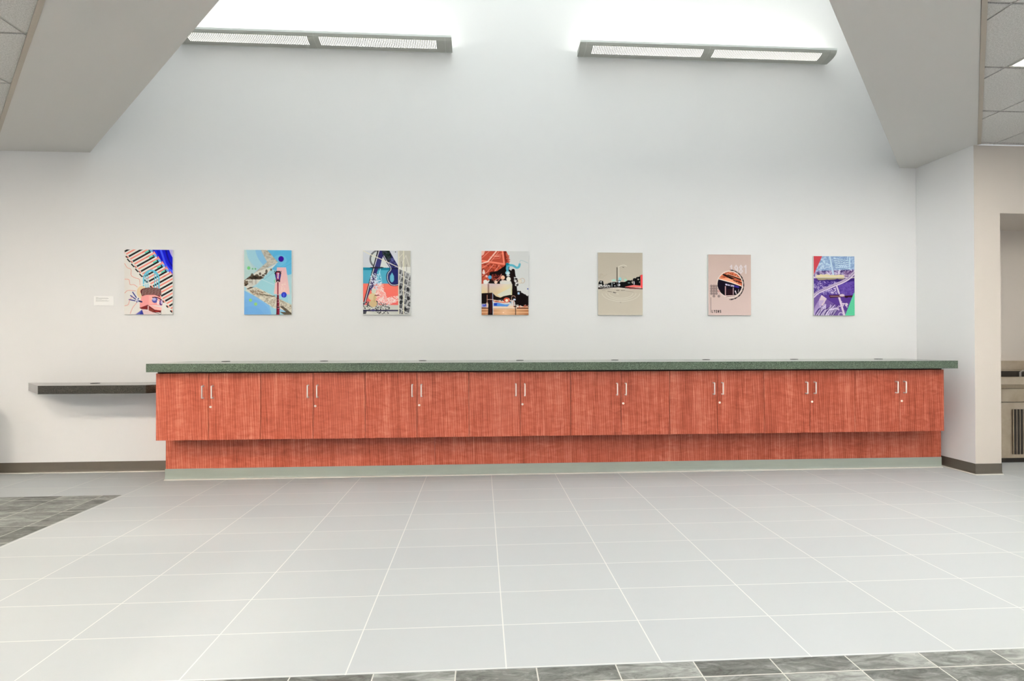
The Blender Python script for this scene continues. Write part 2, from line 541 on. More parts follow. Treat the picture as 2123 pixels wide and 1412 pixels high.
def make_handle(x, parent):
    b = MB()
    zt_, zb_, yo, r = 0.884, 0.770, YD - 0.030, 0.0056
    pts = [(x, YD, zt_ - 0.004)]
    for k in range(5):
        a = math.pi / 2 * k / 4
        pts.append((x, yo + 0.004 - 0.004 * math.sin(a), zt_ - 0.004 - 0.004 + 0.004 * math.cos(a)))
    for k in range(5):
        a = math.pi / 2 * k / 4
        pts.append((x, yo + 0.004 - 0.004 * math.cos(a), zb_ + 0.004 + 0.004 - 0.004 * math.sin(a)))
    pts.append((x, YD, zb_ + 0.004))
    b.tube(pts, r, 10)
    for z in (zt_ - 0.004, zb_ + 0.004):
        b.lathe([(0.0065, YD), (0.0065, YD - 0.003)], x, z, 12, 'Y')
    b.build('handle', M_NICKEL, parent, (x, YD, 0.83), smooth=True)

for k in range(8):
    x0, xm, x1 = ED[2 * k], ED[2 * k + 1], ED[2 * k + 2]
    xc = (x0 + x1) / 2
    r = thing('cabinet', LAB[k], 'cabinet', (xc, 0.27, 0.40), 'wall of cherry cabinets under the counter')
    b = MB()
    b.box(x0 + 0.0015, x1 - 0.0015, YD + 0.020, YW - 0.004, ZB, ZT - 0.002)
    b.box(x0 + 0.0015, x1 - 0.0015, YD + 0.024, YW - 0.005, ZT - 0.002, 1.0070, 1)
    b.build('body', [M_WOOD, M_REVEAL_SHADE], r, (xc, 0.27, 0.40))
    for s, (a, c) in enumerate(((x0, xm), (xm, x1))):
        b = MB(); b.box(a + 0.0016, c - 0.0016, YD, YD + 0.0195, ZB - 0.001, ZT)
        d = b.build('door', M_WOOD, r, ((a + c) / 2, YD, 0.40), bevel=0.0012)
        make_handle(xm - 0.041 if s == 0 else xm + 0.041, d)
        if s == 1:
            b = MB()
            b.lathe([(0.0100, YD - 0.0002), (0.0100, YD - 0.003), (0.0085, YD - 0.004)], xm + 0.020, 0.694, 20, 'Y')
            b.box(xm + 0.0193, xm + 0.0207, YD - 0.0046, YD - 0.003, 0.690, 0.698, 1)
            b.build('lock', [M_LOCK, M_BLACK], d, (xm + 0.020, YD, 0.694))

# plinth under the cabinets
YK = 0.205
XK0, XK1 = -2.992, 4.522
r = thing('plinth', 'long recessed red cherry plinth with a vinyl base painted with floor sheen, under all the cabinets', 'plinth', ((XK0 + XK1) / 2, YK, 0))
seams = [XK0, -0.535, 2.60, XK1]
for i in range(3):
    a, c = seams[i], seams[i + 1]
    MB().box(a + 0.0006, c - 0.0006, YK, YW - 0.002, 0.002, 0.4005).build('panel', M_WOOD, r, ((a + c) / 2, YK, 0))
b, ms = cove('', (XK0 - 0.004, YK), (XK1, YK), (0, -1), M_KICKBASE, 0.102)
b.build('vinyl_base', [M_KICKBASE, M_TOE_EDGE], r, (0, YK, 0), label='vinyl cove base, floor sheen painted into its grey-green colour')

# countertop
ZU, ZTOP, YF = 1.0078, 1.0805, -0.100
r = thing('countertop', 'long green-grey speckled laminate countertop on the red cabinets', 'countertop', (0.7, 0.25, ZU))
cs = [-2.980, 0.140, 2.020, 4.412]
for i in range(3):
    a, c = cs[i], cs[i + 1]
    MB().box(a + 0.0004, c - 0.0004, YF, YW - 0.001, ZU, ZTOP).build('slab', M_COUNTER, r, ((a + c) / 2, 0.25, ZU), bevel=0.0012)
def grommet(x, y, z, parent):
    b = MB()
    b.lathe([(0.038, z + 0.0004), (0.038, z + 0.002), (0.036, z + 0.003), (0.024, z + 0.003), (0.0235, z + 0.0015)], x, y, 28)
    b.build('cable_grommet', M_BLACK, parent, (x, y, z), smooth=False)
for x in (-2.579, -1.641, -0.677, 0.294, 1.263, 2.217, 3.156, 4.073):
    grommet(x * 0.998, 0.452, ZTOP, r)

# floating shelf at the left
r = thing('wall_shelf', 'low dark grey floating shelf fixed to the wall left of the cabinets', 'shelf', (-3.6, YW, 0.8))
poly = [(-4.482, YW - 0.001), (-4.085, 0.172), (-3.150, 0.172), (-2.984, 0.335), (-2.984, YW - 0.001)]
MB().prism(poly, 0.800, 0.876).build('board', M_SHELF, r, (-3.6, YW, 0.8), bevel=0.0012)
grommet(-3.78, 0.44, 0.876, r)

# ------------------------------------------------------------------ wall up-lights
LX = 1.2          # scale of the module pattern
def uplight(x0, x1, label):
    """curved perforated housing, open on top, from x0 to x1"""
    r = thing('wall_uplight', label, 'light', ((x0 + x1) / 2, YW, 4.21), 'perforated uplights high on the wall')
    # profile, distance from the wall p and height z, from the lip down to the wall
    ctrl = [(0.180, 4.268), (0.176, 4.252), (0.166, 4.239), (0.150, 4.229), (0.128, 4.221), (0.100, 4.2155), (0.070, 4.212), (0.045, 4.2105), (0.018, 4.210)]
    P = [Vector(c) for c in ctrl]
    L = [0.0]
    for a, c in zip(P, P[1:]): L.append(L[-1] + (c - a).length)
    def at(t):
        t *= L[-1]
        for i in range(len(P) - 1):
            if t <= L[i + 1] + 1e-9:
                k = (t - L[i]) / (L[i + 1] - L[i]); return P[i].lerp(P[i + 1], k)
        return P[-1]
    TS = [0, .08, .16, .22, .30, .40, .50, .60, .70, .80, .90, 1.0]
    cap = 0.066
    xm = (x0 + x1) / 2
    mid = ((x0 + x1) / 2, YW, 4.21)
    th = 0.0016
    def sheet(b, xs, mask):
        # two skins of thickness th, with the masked cells left open
        for skin in (0, 1):
            for i in range(len(xs) - 1):
                for j in range(len(TS) - 1):
                    if mask(i, j): continue
                    q = []
                    for (xx, tt) in ((xs[i], TS[j]), (xs[i + 1], TS[j]), (xs[i + 1], TS[j + 1]), (xs[i], TS[j + 1])):
                        v = at(tt)
                        q.append((xx, YW - v.x + skin * th * 0.5, v.y + skin * th))
                    b.face(q if skin == 0 else q[::-1])
    for a, c in ((x0 + cap, xm - 0.001), (xm + 0.001, x1 - cap)):
        n = 66
        m0 = 0.068 if a < xm - 0.1 and c < xm else 0.045
        s0, s1 = (a + 0.068, c - 0.055) if c < xm else (a + 0.05, c - 0.078)
        pitch = (s1 - s0) / n
        xs = [a]
        for k in range(n): xs += [s0 + k * pitch, s0 + k * pitch + pitch * 0.52]
        xs.append(c)
        b = MB()
        sheet(b, xs, lambda i, j: (i % 2 == 1) and 2 <= j <= 7)
        bmesh.ops.remove_doubles(b.bm, verts=b.bm.verts[:], dist=1e-6)
        b.build('perforated_shade', M_ALU, r, ((a + c) / 2, YW, 4.21))
    for a, c in ((x0, x0 + cap - 0.002), (x1 - cap + 0.002, x1)):
        b = MB()
        pr = [(YW - at(tt).x, at(tt).y) for tt in TS]
        inner = [(YW - at(tt).x + 0.004, at(tt).y + 0.003) for tt in TS][::-1]
        b.xprism(pr + inner, a, c)
        # the closing plate at the outer end
        e0, e1 = (x0, x0 + 0.003) if a == x0 else (x1 - 0.003, x1)
        b.xprism(pr + [(YW - 0.018, 4.268)], e0, e1)
        b.build('end_cap', M_ALU, r, ((a + c) / 2, YW, 4.21))
    MB().box(x0, x1, YW - 0.184, YW - 0.178, 4.268, 4.288).build('front_lip', M_LIP, r, mid, label='white lip along the top')
    b = MB().box(x0 + 0.01, x1 - 0.01, YW - 0.02, YW - 0.002, 4.212, 4.27)
    for xj in (x0 + cap, xm, x1 - cap):     # joint straps behind the seams of the housing
        b.xprism([(YW - at(tt).x + 0.0045, at(tt).y + 0.0035) for tt in TS] + [(YW - at(tt).x + 0.006, at(tt).y + 0.005) for tt in TS][::-1], xj - 0.014, xj + 0.014)
    b.build('back_plate', M_LIP, r, mid)
    # diffuser seen through the slots, and the tube that washes the wall
    MB().xprism([(YW - 0.165, 4.262), (YW - 0.158, 4.248), (YW - 0.13, 4.232), (YW - 0.095, 4.226), (YW - 0.06, 4.223), (YW - 0.06, 4.226), (YW - 0.13, 4.236), (YW - 0.160, 4.264)],
                x0 + cap + 0.04, x1 - cap - 0.04).build('diffuser', M_SLOT, r, mid)
    for a, c in ((x0 + cap + 0.05, xm - 0.03), (xm + 0.03, x1 - cap - 0.05)):
        MB().tube([(a, YW - 0.095, 4.250), (c, YW - 0.095, 4.250)], 0.010, 12).build('lamp_tube', M_LAMP, r, ((a + c) / 2, YW, 4.21), smooth=True)
uplight(-3.06, -0.383, 'long curved aluminium uplight on the left, its end tucked behind the sloping ceiling edge')
uplight(0.900, 3.575, 'long curved aluminium uplight on the right half of the high wall')

# ------------------------------------------------------------------ ceiling panels
def troffer(x, y, sx, sy, label, level='normal'):
    r = thing('ceiling_light', label, 'ceiling light', (x, y, ZC), 'square light panels in the tile ceiling')
    b = MB()
    z0, z1 = ZC + 0.006, ZC + 0.030
    w = 0.012
    b.box(x - sx, x + sx, y - sy, y - sy + w, z0, z1); b.box(x - sx, x + sx, y + sy - w, y + sy, z0, z1)
    b.box(x - sx, x - sx + w, y - sy + w, y + sy - w, z0, z1); b.box(x + sx - w, x + sx, y - sy + w, y + sy - w, z0, z1)
    b.build('frame', M_FRAME, r, (x, y, ZC))
    b = MB(); b.box(x - sx + w, x + sx - w, y - sy + w, y + sy - w, z0 + 0.002, z1 - 0.004)
    b.build('diffuser', M_TROFFER[level], r, (x, y, ZC))
troffer(3.49 + TR / 2, -1.415 - TR / 2, 0.305, 0.305, 'lit square panel in the tile ceiling at the top right', 'low')
for x, y, n, lv in [
        (-3.2, -3.1, 'nearest to the soffit on the left', 'bright'), (-5.7, -3.1, 'second in the left row', 'bright'), (-8.1, -3.1, 'last in the left row', 'bright'),
        (3.2, -3.1, 'nearest to the soffit on the right', 'dim'), (5.7, -3.1, 'second in the right row', 'dim'),
        (-5.7, -5.8, 'far left of the row behind the viewer', 'bright'), (-3.2, -5.8, 'left of the row behind the viewer', 'bright'),
        (-0.7, -5.8, 'centre left of the row behind the viewer', 'normal'), (1.8, -5.8, 'centre right of the row behind the viewer', 'normal'), (4.3, -5.8, 'right of the row behind the viewer', 'dim'),
        (-3.4, -8.2, 'at the back of the hall, left', 'normal'), (0.0, -8.2, 'at the back of the hall, middle', 'dim'), (3.4, -8.2, 'at the back of the hall, right', 'dim')]:
    troffer(x, y, 0.30, 0.30, 'lit square ceiling panel ' + n, lv)

# ------------------------------------------------------------------ info card
r = thing('info_card', 'small white text card on the wall left of the striped print', 'card', (-3.78, YW, 1.674))
MB().box(-3.873, -3.687, YW - 0.006, YW - 0.0005, 1.630, 1.720).build('card', M_CARD, r, (-3.78, YW, 1.674))
b = MB()
rng = random.Random(4)
for z, x1 in ((1.7085, -3.832), (1.7035, -3.742), (1.6985, -3.736), (1.6935, -3.734), (1.6885, -3.798), (1.6795, -3.748), (1.6745, -3.728), (1.6695, -3.735)):
    x = -3.854
    while x < x1:
        w = rng.uniform(0.004, 0.014)
        b.box(x, min(x + w, x1), YW - 0.0066, YW - 0.0058, z - 0.0011, z + 0.0011); x += w + 0.0022
b.build('text', M_CARDINK, r, (-3.78, YW, 1.674))

# ------------------------------------------------------------------ prints
class Art:
    """flat artwork drawn as coloured areas; the colours end up on the vertices of the printed face.
    Coordinates are given in the frame (x0,y0)-(x1,y1), y down."""
    SS, GW, GH = 3, 150, 212
    def __init__(s, x0, y0, x1, y1, bgc):
        s.w, s.h = s.GW * s.SS, s.GH * s.SS
        s.fr = (x0, y0, x1, y1)
        s.X = (np.arange(s.w) + 0.5) / s.w * (x1 - x0) + x0
        s.Y = (np.arange(s.h) + 0.5) / s.h * (y1 - y0) + y0
        s.im = np.zeros((s.h, s.w, 3)) + np.array(bgc, float)
        s.rs = np.random.RandomState(7)
    def sl(s, xa, xb, ya, yb):
        i0, i1 = np.searchsorted(s.X, [xa, xb]); j0, j1 = np.searchsorted(s.Y, [ya, yb])
        return i0, i1, j0, j1
    def put(s, i0, j0, mask, c, a=1.0):
        v = s.im[j0:j0 + mask.shape[0], i0:i0 + mask.shape[1]]
        if callable(c):
            yy, xx = np.meshgrid(s.Y[j0:j0 + mask.shape[0]], s.X[i0:i0 + mask.shape[1]], indexing='ij')
            col = c(xx, yy)
        else: col = np.array(c, float)
        m = (mask * a)[..., None]
        v[:] = v * (1 - m) + col * m
    def mask(s, pts):
        pts = np.array(pts, float)
        i0, i1, j0, j1 = s.sl(pts[:, 0].min(), pts[:, 0].max(), pts[:, 1].min(), pts[:, 1].max())
        if i1 <= i0 or j1 <= j0: return i0, j0, None
        yy, xx = np.meshgrid(s.Y[j0:j1], s.X[i0:i1], indexing='ij')
        m = np.zeros(xx.shape, bool)
        n = len(pts)
        for k in range(n):
            (xa, ya), (xb, yb) = pts[k], pts[(k + 1) % n]
            if ya == yb: continue
            c = (ya > yy) != (yb > yy)
            m ^= c & (xx < (xb - xa) * (yy - ya) / (yb - ya) + xa)
        return i0, j0, m
    def poly(s, pts, c, a=1.0):
        i0, j0, m = s.mask(pts)
        if m is not None: s.put(i0, j0, m, c, a)
    def rect(s, x0, y0, x1, y1, c, a=1.0): s.poly([(x0, y0), (x1, y0), (x1, y1), (x0, y1)], c, a)
    def ell(s, cx, cy, rx, ry, c, a=1.0, inner=None):
        i0, i1, j0, j1 = s.sl(cx - rx, cx + rx, cy - ry, cy + ry)
        if i1 <= i0 or j1 <= j0: return
        yy, xx = np.meshgrid(s.Y[j0:j1], s.X[i0:i1], indexing='ij')
        q = ((xx - cx) / rx) ** 2 + ((yy - cy) / ry) ** 2
        m = q <= 1
        if inner: m &= q >= inner * inner
        s.put(i0, j0, m, c, a)
    def line(s, pts, w, c, a=1.0):
        for (xa, ya), (xb, yb) in zip(pts, pts[1:]):
            dx, dy = xb - xa, yb - ya; L = math.hypot(dx, dy) or 1
            i0, i1, j0, j1 = s.sl(min(xa, xb) - w, max(xa, xb) + w, min(ya, yb) - w, max(ya, yb) + w)
            if i1 <= i0 or j1 <= j0: continue
            yy, xx = np.meshgrid(s.Y[j0:j1], s.X[i0:i1], indexing='ij')
            t = np.clip(((xx - xa) * dx + (yy - ya) * dy) / (L * L), 0, 1)
            m = (xx - xa - t * dx) ** 2 + (yy - ya - t * dy) ** 2 <= (w / 2) ** 2
            s.put(i0, j0, m, c, a)
    def curve(s, pts, w, c, a=1.0, n=10):
        P = [pts[0]] + list(pts) + [pts[-1]]; out = []
        for k in range(1, len(P) - 2):
            p0, p1, p2, p3 = P[k - 1:k + 3]
            for i in range(n):
                t = i / n
                out.append(tuple(0.5 * (2 * p1[d] + (p2[d] - p0[d]) * t + (2 * p0[d] - 5 * p1[d] + 4 * p2[d] - p3[d]) * t * t +
                                        (3 * p1[d] - p0[d] - 3 * p2[d] + p3[d]) * t ** 3) for d in (0, 1)))
        out.append(P[-1]); s.line(out, w, c, a)
        return out
    def arc(s, cx, cy, r, a0, a1, w, c, a=1.0, ry=None):
        n = max(6, int(abs(a1 - a0) / 8)); ry = ry or r
        s.line([(cx + r * math.cos(math.radians(a0 + (a1 - a0) * k / n)), cy + ry * math.sin(math.radians(a0 + (a1 - a0) * k / n))) for k in range(n + 1)], w, c, a)
    def field(s, cell, seed=0):
        """smooth random field over the whole sheet, cell in drawing units"""
        rs = np.random.RandomState(seed)
        cx, cy = cell if isinstance(cell, tuple) else (cell, cell)
        gx = (s.X - s.fr[0]) / cx; gy = (s.Y - s.fr[1]) / cy
        G = rs.rand(int(gy[-1]) + 3, int(gx[-1]) + 3)
        ix, iy = gx.astype(int), gy.astype(int); tx, ty = gx - ix, gy - iy
        tx = tx * tx * (3 - 2 * tx); ty = (ty * ty * (3 - 2 * ty))[:, None]
        a = G[np.ix_(iy, ix)] * (1 - tx) + G[np.ix_(iy, ix + 1)] * tx
        c = G[np.ix_(iy + 1, ix)] * (1 - tx) + G[np.ix_(iy + 1, ix + 1)] * tx
        return a * (1 - ty) + c * ty
    def tex(s, pts, F, stops):
        """fill a polygon with a field through a colour ramp"""
        i0, j0, m = s.mask(pts)
        if m is None: return
        f = F[j0:j0 + m.shape[0], i0:i0 + m.shape[1]]
        ps = [p for p, _ in stops]; cs = np.array([c for _, c in stops], float)
        col = np.stack([np.interp(f, ps, cs[:, k]) for k in range(3)], -1)
        v = s.im[j0:j0 + m.shape[0], i0:i0 + m.shape[1]]
        v[m] = col[m]
    def blobs(s, pts, n, r0, r1, c, a=1.0):
        pts = np.array(pts, float); lo, hi = pts.min(0), pts.max(0); k = 0
        while k < n:
            p = lo + s.rs.rand(2) * (hi - lo)
            ins = False
            for q in range(len(pts)):
                (xa, ya), (xb, yb) = pts[q], pts[(q + 1) % len(pts)]
                if (ya > p[1]) != (yb > p[1]) and p[0] < (xb - xa) * (p[1] - ya) / (yb - ya) + xa: ins = not ins
            if not ins: continue
            k += 1
            r = r0 + s.rs.rand() * (r1 - r0)
            s.ell(p[0], p[1], r, r * (0.6 + 0.6 * s.rs.rand()), c[k % len(c)] if isinstance(c, list) else c, a)
    FONT = {'1': [[(.2, .2), (.55, 0), (.55, 1)]],
            '9': [[(.9, .35), (.5, .58), (.1, .3), (.5, 0), (.9, .3), (.85, .7), (.45, 1)]],
            '8': [[(.5, .48), (.15, .25), (.5, 0), (.85, .25), (.5, .48), (.08, .75), (.5, 1), (.92, .75), (.5, .48)]],
            'L': [[(.1, 0), (.1, 1), (.9, 1)]], 'Y': [[(0, 0), (.5, .5), (1, 0)], [(.5, .5), (.5, 1)]],
            'O': [[(.1, 0), (.9, 0), (.9, 1), (.1, 1), (.1, 0)]], 'N': [[(.1, 1), (.1, 0), (.9, 1), (.9, 0)]],
            'S': [[(.95, .05), (.1, .05), (.1, .5), (.9, .5), (.9, .95), (.05, .95)]], 'B': [[(.1, 0), (.1, 1), (.8, .9), (.8, .6), (.1, .5), (.7, .45), (.7, .1), (.1, 0)]],
            'W': [[(0, 0), (.25, 1), (.5, .3), (.75, 1), (1, 0)]], 'I': [[(.5, 0), (.5, 1)]], 'G': [[(.9, .1), (.1, .1), (.1, .9), (.9, .9), (.9, .5), (.5, .5)]],
            'C': [[(.9, 0), (.1, 0), (.1, 1), (.9, 1)]], 'E': [[(.9, 0), (.1, 0), (.1, 1), (.9, 1)], [(.1, .5), (.7, .5)]],
            'T': [[(0, 0), (1, 0)], [(.5, 0), (.5, 1)]], 'R': [[(.1, 1), (.1, 0), (.8, .1), (.8, .45), (.1, .5), (.9, 1)]]}
    def text(s, t, x, y, w, h, adv, lw, c, a=1.0, slope=0.0):
        for k, ch in enumerate(t):
            for st in s.FONT.get(ch, []):
                s.line([(x + k * adv + px * w, y + py * h + slope * (k * adv + px * w)) for px, py in st], lw, c, a)

def make_print(art, x0, x1, z0, z1, label):
    D = 0.019
    r = thing('wall_print', label, 'print', ((x0 + x1) / 2, YW, z0), 'row of seven prints above the counter')
    MB().box(x0, x1, YW - D, YW - 0.0005, z0, z1).build('panel', M_PANEL, r, ((x0 + x1) / 2, YW, z0), bevel=0.0012)
    gw, gh = art.GW, art.GH
    im = art.im.reshape(gh, art.SS, gw, art.SS, 3).mean((1, 3)) / 255.0
    im = np.where(im <= 0.04045, im / 12.92, ((im + 0.055) / 1.055) ** 2.4)
    m = 0.0012
    nx, ny = gw, gh
    X = np.linspace(x0 + m, x1 - m, nx) - (x0 + x1) / 2
    Z = np.linspace(z1 - m, z0 + m, ny) - z0
    co = np.zeros((ny, nx, 3), np.float32)
    co[..., 0] = X[None, :]; co[..., 1] = -(D + 0.0006); co[..., 2] = Z[:, None]
    idx = np.arange(nx * ny).reshape(ny, nx)
    q = np.stack([idx[:-1, :-1], idx[1:, :-1], idx[1:, 1:], idx[:-1, 1:]], -1).reshape(-1, 4).astype(np.int32)
    me = bpy.data.meshes.new('printed_face')
    me.vertices.add(nx * ny); me.vertices.foreach_set('co', co.ravel())
    me.loops.add(q.size); me.loops.foreach_set('vertex_index', q.ravel())
    me.polygons.add(len(q)); me.polygons.foreach_set('loop_start', np.arange(0, q.size, 4, dtype=np.int32))
    me.update(calc_edges=True)
    ca = me.color_attributes.new('ink', 'FLOAT_COLOR', 'POINT')
    ca.data.foreach_set('color', np.concatenate([im, np.ones((gh, gw, 1))], -1).astype(np.float32).ravel())
    me.materials.append(M_INK)
    o = bpy.data.objects.new('printed_face', me); C.objects.link(o); o.parent = r
    return r

M_INK = mat('printed_ink', (255, 255, 255), 0.6, spec=0.06)
_n = N(M_INK); _a = _n.new('ShaderNodeAttribute'); _a.attribute_name = 'ink'
_n.link(_a.outputs['Color'], _n.b.inputs['Base Color'])

WHT, BLK, SAL = (238, 236, 230), (8, 8, 10), (240, 142, 128)

# 1 striped walkway, blue swirl and the striped tower
def art1():
    A = Art(133, 142, 972, 1265, (236, 232, 226))
    # blue corner
    A.poly([(560, 142), (972, 142), (972, 700), (900, 620), (760, 420), (640, 260)], (96, 160, 232))
    A.poly([(600, 142), (972, 142), (972, 585), (905, 545), (800, 440), (690, 300)], (10, 16, 178))
    A.curve([(760, 142), (800, 260), (840, 380), (900, 470), (972, 520)], 34, (60, 80, 226))
    A.curve([(850, 142), (880, 260), (915, 350), (972, 440)], 26, (4, 4, 120))
    A.curve([(672, 160), (740, 300), (840, 440), (972, 565)], 18, (18, 40, 216))
    A.poly([(905, 142), (972, 142), (972, 285), (940, 230)], (186, 176, 226))
    # slatted band running down to the right
    def slat(cx, cy, L, w, c):
        d = (0.856, -0.517); n_ = (0.517, 0.856)
        A.poly([(cx, cy), (cx + d[0] * L, cy + d[1] * L), (cx + d[0] * L + n_[0] * w, cy + d[1] * L + n_[1] * w), (cx + n_[0] * w, cy + n_[1] * w)], c)
    A.poly([(133, 142), (590, 142), (700, 320), (880, 600), (972, 720), (972, 1265), (860, 1265), (560, 780), (430, 600), (133, 215)], WHT)
    for k in range(-4, 14):
        x, y = 205 + k * 70, 252 + k * 85
        d = (0.872, -0.49); n_ = (0.49, 0.872)
        S = lambda u, v, L, w, c: A.poly([(x + d[0] * u + n_[0] * v, y + d[1] * u + n_[1] * v), (x + d[0] * (u + L) + n_[0] * v, y + d[1] * (u + L) + n_[1] * v),
                                          (x + d[0] * (u + L) + n_[0] * (v + w), y + d[1] * (u + L) + n_[1] * (v + w)), (x + d[0] * u + n_[0] * (v + w), y + d[1] * u + n_[1] * (v + w))], c)
        S(-60, -30, 440, 130, WHT)
        S(0, 0, 352 if k < 6 else 700, 29, BLK)
        S(0, 54, 408 if k < 6 else 700, 31, SAL)
        if k < 6:
            S(235, 54, 60, 31, (226, 120, 104))
            S(255, -27, 90, 26, (96, 212, 190)); S(345, -27, 30, 40, (96, 170, 228)); S(352, 2, 40, 25, (96, 170, 228)); S(330, -27, 18, 26, BLK)
        A.line([(x - 22, y + 8), (x + 2, y + 34)], 18, SAL); A.line([(x - 40, y + 14), (x - 22, y + 34)], 20, BLK)
        if k < 8: A.line([(x + 442, y - 70), (x + 474, y - 20)], 20, SAL)
    A.poly([(133, 260), (200, 300), (460, 620), (800, 1130), (870, 1265), (133, 1265)], (236, 232, 226))
    for k in range(0, 5):
        x, y = 140 + k * 70, 180 + k * 85.5
        A.line([(x + 50, y + 132), (x + 88, y + 174)], 20, BLK)
    # blue arches
    for R, Ry, w in ((132, 150, 26), (92, 100, 15), (58, 70, 12)):
        A.arc(600, 520 + R, R, 180, 360, w, (104, 196, 222), ry=Ry)
        A.line([(600 - R, 520 + R), (600 - R, 835)], w, (104, 196, 222))
        A.line([(600 + R, 520 + R), (600 + R, 835)], w, (104, 196, 222))
    A.line([(440, 752), (560, 716)], 14, WHT)
    A.ell(440, 880, 90, 110, (230, 208, 172))
    # tower
    A.ell(595, 870, 186, 74, (226, 150, 146))
    A.poly([(412, 860), (776, 870), (745, 965), (440, 945)], (120, 24, 34))
    A.ell(595, 850, 178, 52, (120, 30, 34))
    for k in range(14):
        x = 432 + k * 25
        up = 800 + 42 * ((k - 6.5) / 6.5) ** 2; dn = 950 - 20 * abs((k - 6.5) / 6.5)
        A.line([(x, up), (x + 8, dn)], 14, BLK)
        A.line([(x + 13, up), (x + 19, dn)], 7, (236, 190, 180))
    A.poly([(432, 950), (520, 925), (660, 925), (760, 965), (800, 1040), (790, 1110), (560, 1100), (402, 1150), (405, 1060)], (240, 160, 158))
    A.poly([(560, 935), (640, 935), (650, 1080), (560, 1085)], (246, 178, 172))
    A.ell(668, 1000, 68, 62, (246, 196, 190)); A.ell(662, 1015, 50, 48, (74, 78, 160)); A.ell(650, 1000, 34, 26, (176, 176, 220))
    A.curve([(622, 968), (680, 965), (745, 990), (795, 1030)], 16, (74, 16, 24))
    A.ell(768, 1060, 28, 46, (60, 40, 110)); A.ell(780, 1050, 18, 36, (210, 190, 220))
    A.poly([(700, 1010), (745, 1040), (738, 1100), (700, 1090)], (250, 226, 222))
    A.poly([(398, 1150), (540, 1096), (640, 1160), (775, 1190), (765, 1230), (640, 1225), (540, 1180), (430, 1170)], (96, 20, 22))
    A.poly([(540, 1096), (780, 1140), (780, 1195), (660, 1180)], (244, 190, 184))
    A.poly([(560, 1150), (640, 1180), (640, 1230), (560, 1195)], (120, 50, 40))
    A.line([(548, 1120), (548, 1195)], 16, (236, 214, 210))
    A.poly([(650, 1215), (770, 1190), (690, 1215)], (200, 60, 46))
    A.poly([(300, 1265), (440, 1180), (600, 1210), (700, 1265)], (232, 208, 206))
    A.poly([(330, 1265), (440, 1180), (440, 1265)], (92, 100, 180)); A.poly([(395, 1265), (440, 1180), (470, 1265)], (40, 46, 140))
    A.line([(768, 1200), (768, 1262), (650, 1225)], 7, BLK)
    # horn and rays
    A.line([(365, 1025), (435, 1045)], 26, (24, 28, 84)); A.line([(352, 1045), (378, 990)], 22, (34, 38, 110)); A.ell(366, 1022, 16, 30, (180, 180, 210))
    for q in ([(280, 880), (342, 970)], [(245, 938), (330, 1000)], [(220, 1006), (322, 1028)]): A.line(q, 17, (24, 34, 122))
    # coral wavy lines
    R_ = (222, 122, 108)
    for q in ([(140, 385), (185, 455), (250, 490), (255, 590), (330, 635), (395, 660), (405, 750)], [(145, 655), (215, 665), (235, 745), (300, 750), (360, 790)],
              [(145, 895), (200, 850), (330, 858)], [(145, 1115), (205, 1090), (235, 1000), (290, 960)], [(240, 1250), (280, 1150), (350, 1060)]):
        A.curve(q, 7, R_)
    return A

